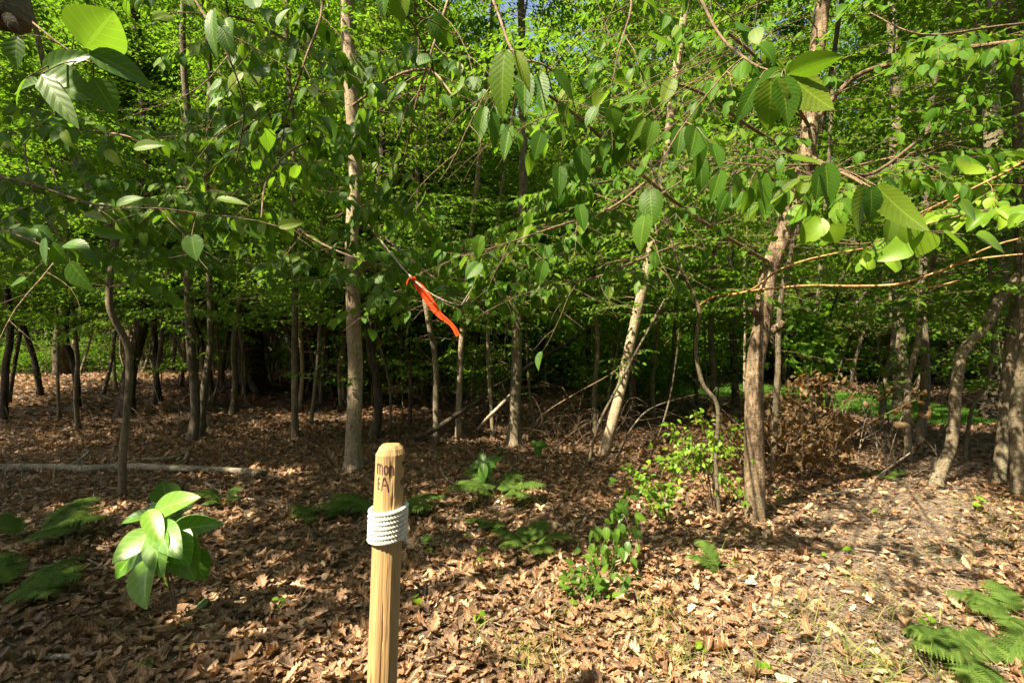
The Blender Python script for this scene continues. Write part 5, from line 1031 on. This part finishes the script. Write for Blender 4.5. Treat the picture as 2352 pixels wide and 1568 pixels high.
def bush(name, label, base, arcs, ls, seed, mat='shrub', droop=.3, T=None, dens=1.0):
    r = RS(seed); q = gpt(*base); root = thing(name, label, 'shrub' if name != 'drooping_sapling' else 'sapling', q); g = Geo(); gL = Geo()
    for arc in arcs:
        s = catmull(np.array([q - [0, 0, .02]] + [pt(x, y, d) for x, y, d in arc]), 26); tube(g, s, np.linspace(.005, .0012, 26), 6, r.rand(), .05, seed)
        n = int(46 * dens); 
        i0 = 8; f = r.uniform(i0, 25, n); p = np.stack([np.interp(f, np.arange(26), s[:, a]) for a in range(3)], -1); tg = nrm(s[25] - s[12]); a = np.tile(tg * .6, (n, 1)) + r.normal(0, .6, (n, 3)) + [0, 0, -droop]
        p = p + r.normal(0, ls * .7, (n, 3))
        leaves(gL, T or T_LOW, p, a, np.column_stack([r.normal(0, .35, n), r.normal(-.3, .35, n), np.ones(n)]), ls * r.uniform(.6, 1.2, n), r.rand(n), .2, .2)
    part('stems', g, M['twig'], root); part('leaves', gL, M[mat], root)
bush('green_bush', 'bright yellow-green small-leaved bush beside the forked sapling', (1640, 1175), [[(1630, 1080, 4.3), (1560, 1010, 4.2), (1530, 970, 4.2)], [(1640, 1060, 4.3), (1620, 970, 4.4), (1600, 950, 4.4)], [(1620, 1080, 4.3), (1570, 1050, 4.1), (1520, 1060, 4.0)], [(1650, 1050, 4.3), (1700, 1030, 4.2), (1735, 1060, 4.1)],
     [(1640, 1040, 4.3), (1690, 980, 4.3), (1725, 1000, 4.3)], [(1600, 1090, 4.2), (1550, 1075, 4.0), (1500, 1045, 3.9)], [(1650, 1100, 4.2), (1680, 1110, 4.1), (1700, 1150, 4.0)], [(1610, 1060, 4.2), (1590, 1030, 4.1), (1560, 1100, 3.9)], [(1640, 1050, 4.3), (1640, 1000, 4.2), (1660, 1060, 4.1)], [(1620, 1060, 4.3), (1580, 1000, 4.2), (1560, 1040, 4.1)]], .056, 501, T=T_MID)
bush('green_bush', 'smaller bright yellow-green bush left of and below the first', (1530, 1190), [[(1500, 1130, 3.9), (1460, 1090, 3.9), (1440, 1080, 3.9)], [(1520, 1140, 3.9), (1500, 1110, 3.8), (1470, 1120, 3.8)], [(1530, 1150, 3.9), (1545, 1120, 3.9), (1560, 1140, 3.8)], [(1520, 1160, 3.8), (1500, 1150, 3.8), (1540, 1170, 3.7)]], .052, 502, T=T_MID)
bush('drooping_sapling', 'drooping young sapling with hanging oval leaves at centre right', (1405, 1300), [[(1415, 1230, 3.2), (1435, 1150, 3.15), (1465, 1140, 3.1)], [(1415, 1240, 3.2), (1430, 1180, 3.1), (1450, 1230, 3.1)], [(1412, 1260, 3.2), (1440, 1220, 3.1), (1450, 1290, 3.05)], [(1410, 1260, 3.2), (1390, 1240, 3.1), (1375, 1280, 3.1)]], .085, 503, 'smooth', 1.2, T_MID, .42)
bush('green_bush', 'low dark leafy sprout in the sunny litter below the droopy sapling', (1350, 1385), [[(1330, 1350, 2.8), (1300, 1340, 2.8)], [(1370, 1350, 2.8), (1400, 1330, 2.8)], [(1350, 1340, 2.8), (1340, 1310, 2.8)]], .065, 504, 'smooth', .3, T_MID, .5)
bush('green_bush', 'small yellow-green shrub far left on the lit mound', (270, 905), [[(262, 870, 13.5), (255, 850, 13.4)], [(275, 870, 13.5), (290, 845, 13.4)], [(270, 870, 13.5), (270, 835, 13.4)]], .16, 505, 'shrub', .1, T_LOW, .9)
bush('green_bush', 'leafy maple-like sapling behind the withered brush heap', (1900, 1010), [[(1890, 850, 6.6), (1860, 760, 6.5), (1830, 720, 6.3)], [(1900, 850, 6.6), (1880, 780, 6.4), (1900, 800, 6.0)], [(1890, 800, 6.6), (1850, 770, 6.3), (1840, 830, 6.0)], [(1880, 850, 6.6), (1870, 740, 6.5), (1880, 700, 6.3)]], .15, 506, 'mid', .6, T_MAPLE, 1.6)

# bare limb stub in the top left corner
def limbstub():
    g = Geo(); tube(g, catmull(np.array([pt(-260, -330, .75), pt(-80, -120, .72), pt(0, -20, .70), pt(22, 55, .70)]), 30), np.linspace(.036, .024, 30), 20, .2, .06, 9)
    tube(g, catmull(np.array([pt(15, 30, .70), pt(28, 55, .675), pt(34, 62, .665)]), 8), np.linspace(.009, .006, 8), 10, .9, .05, 3)
    single('broken_limb', g, M['b_grey'], 'stubby dark broken limb in the top left corner', 'branch')
limbstub()
print('objects', len(bpy.data.objects))
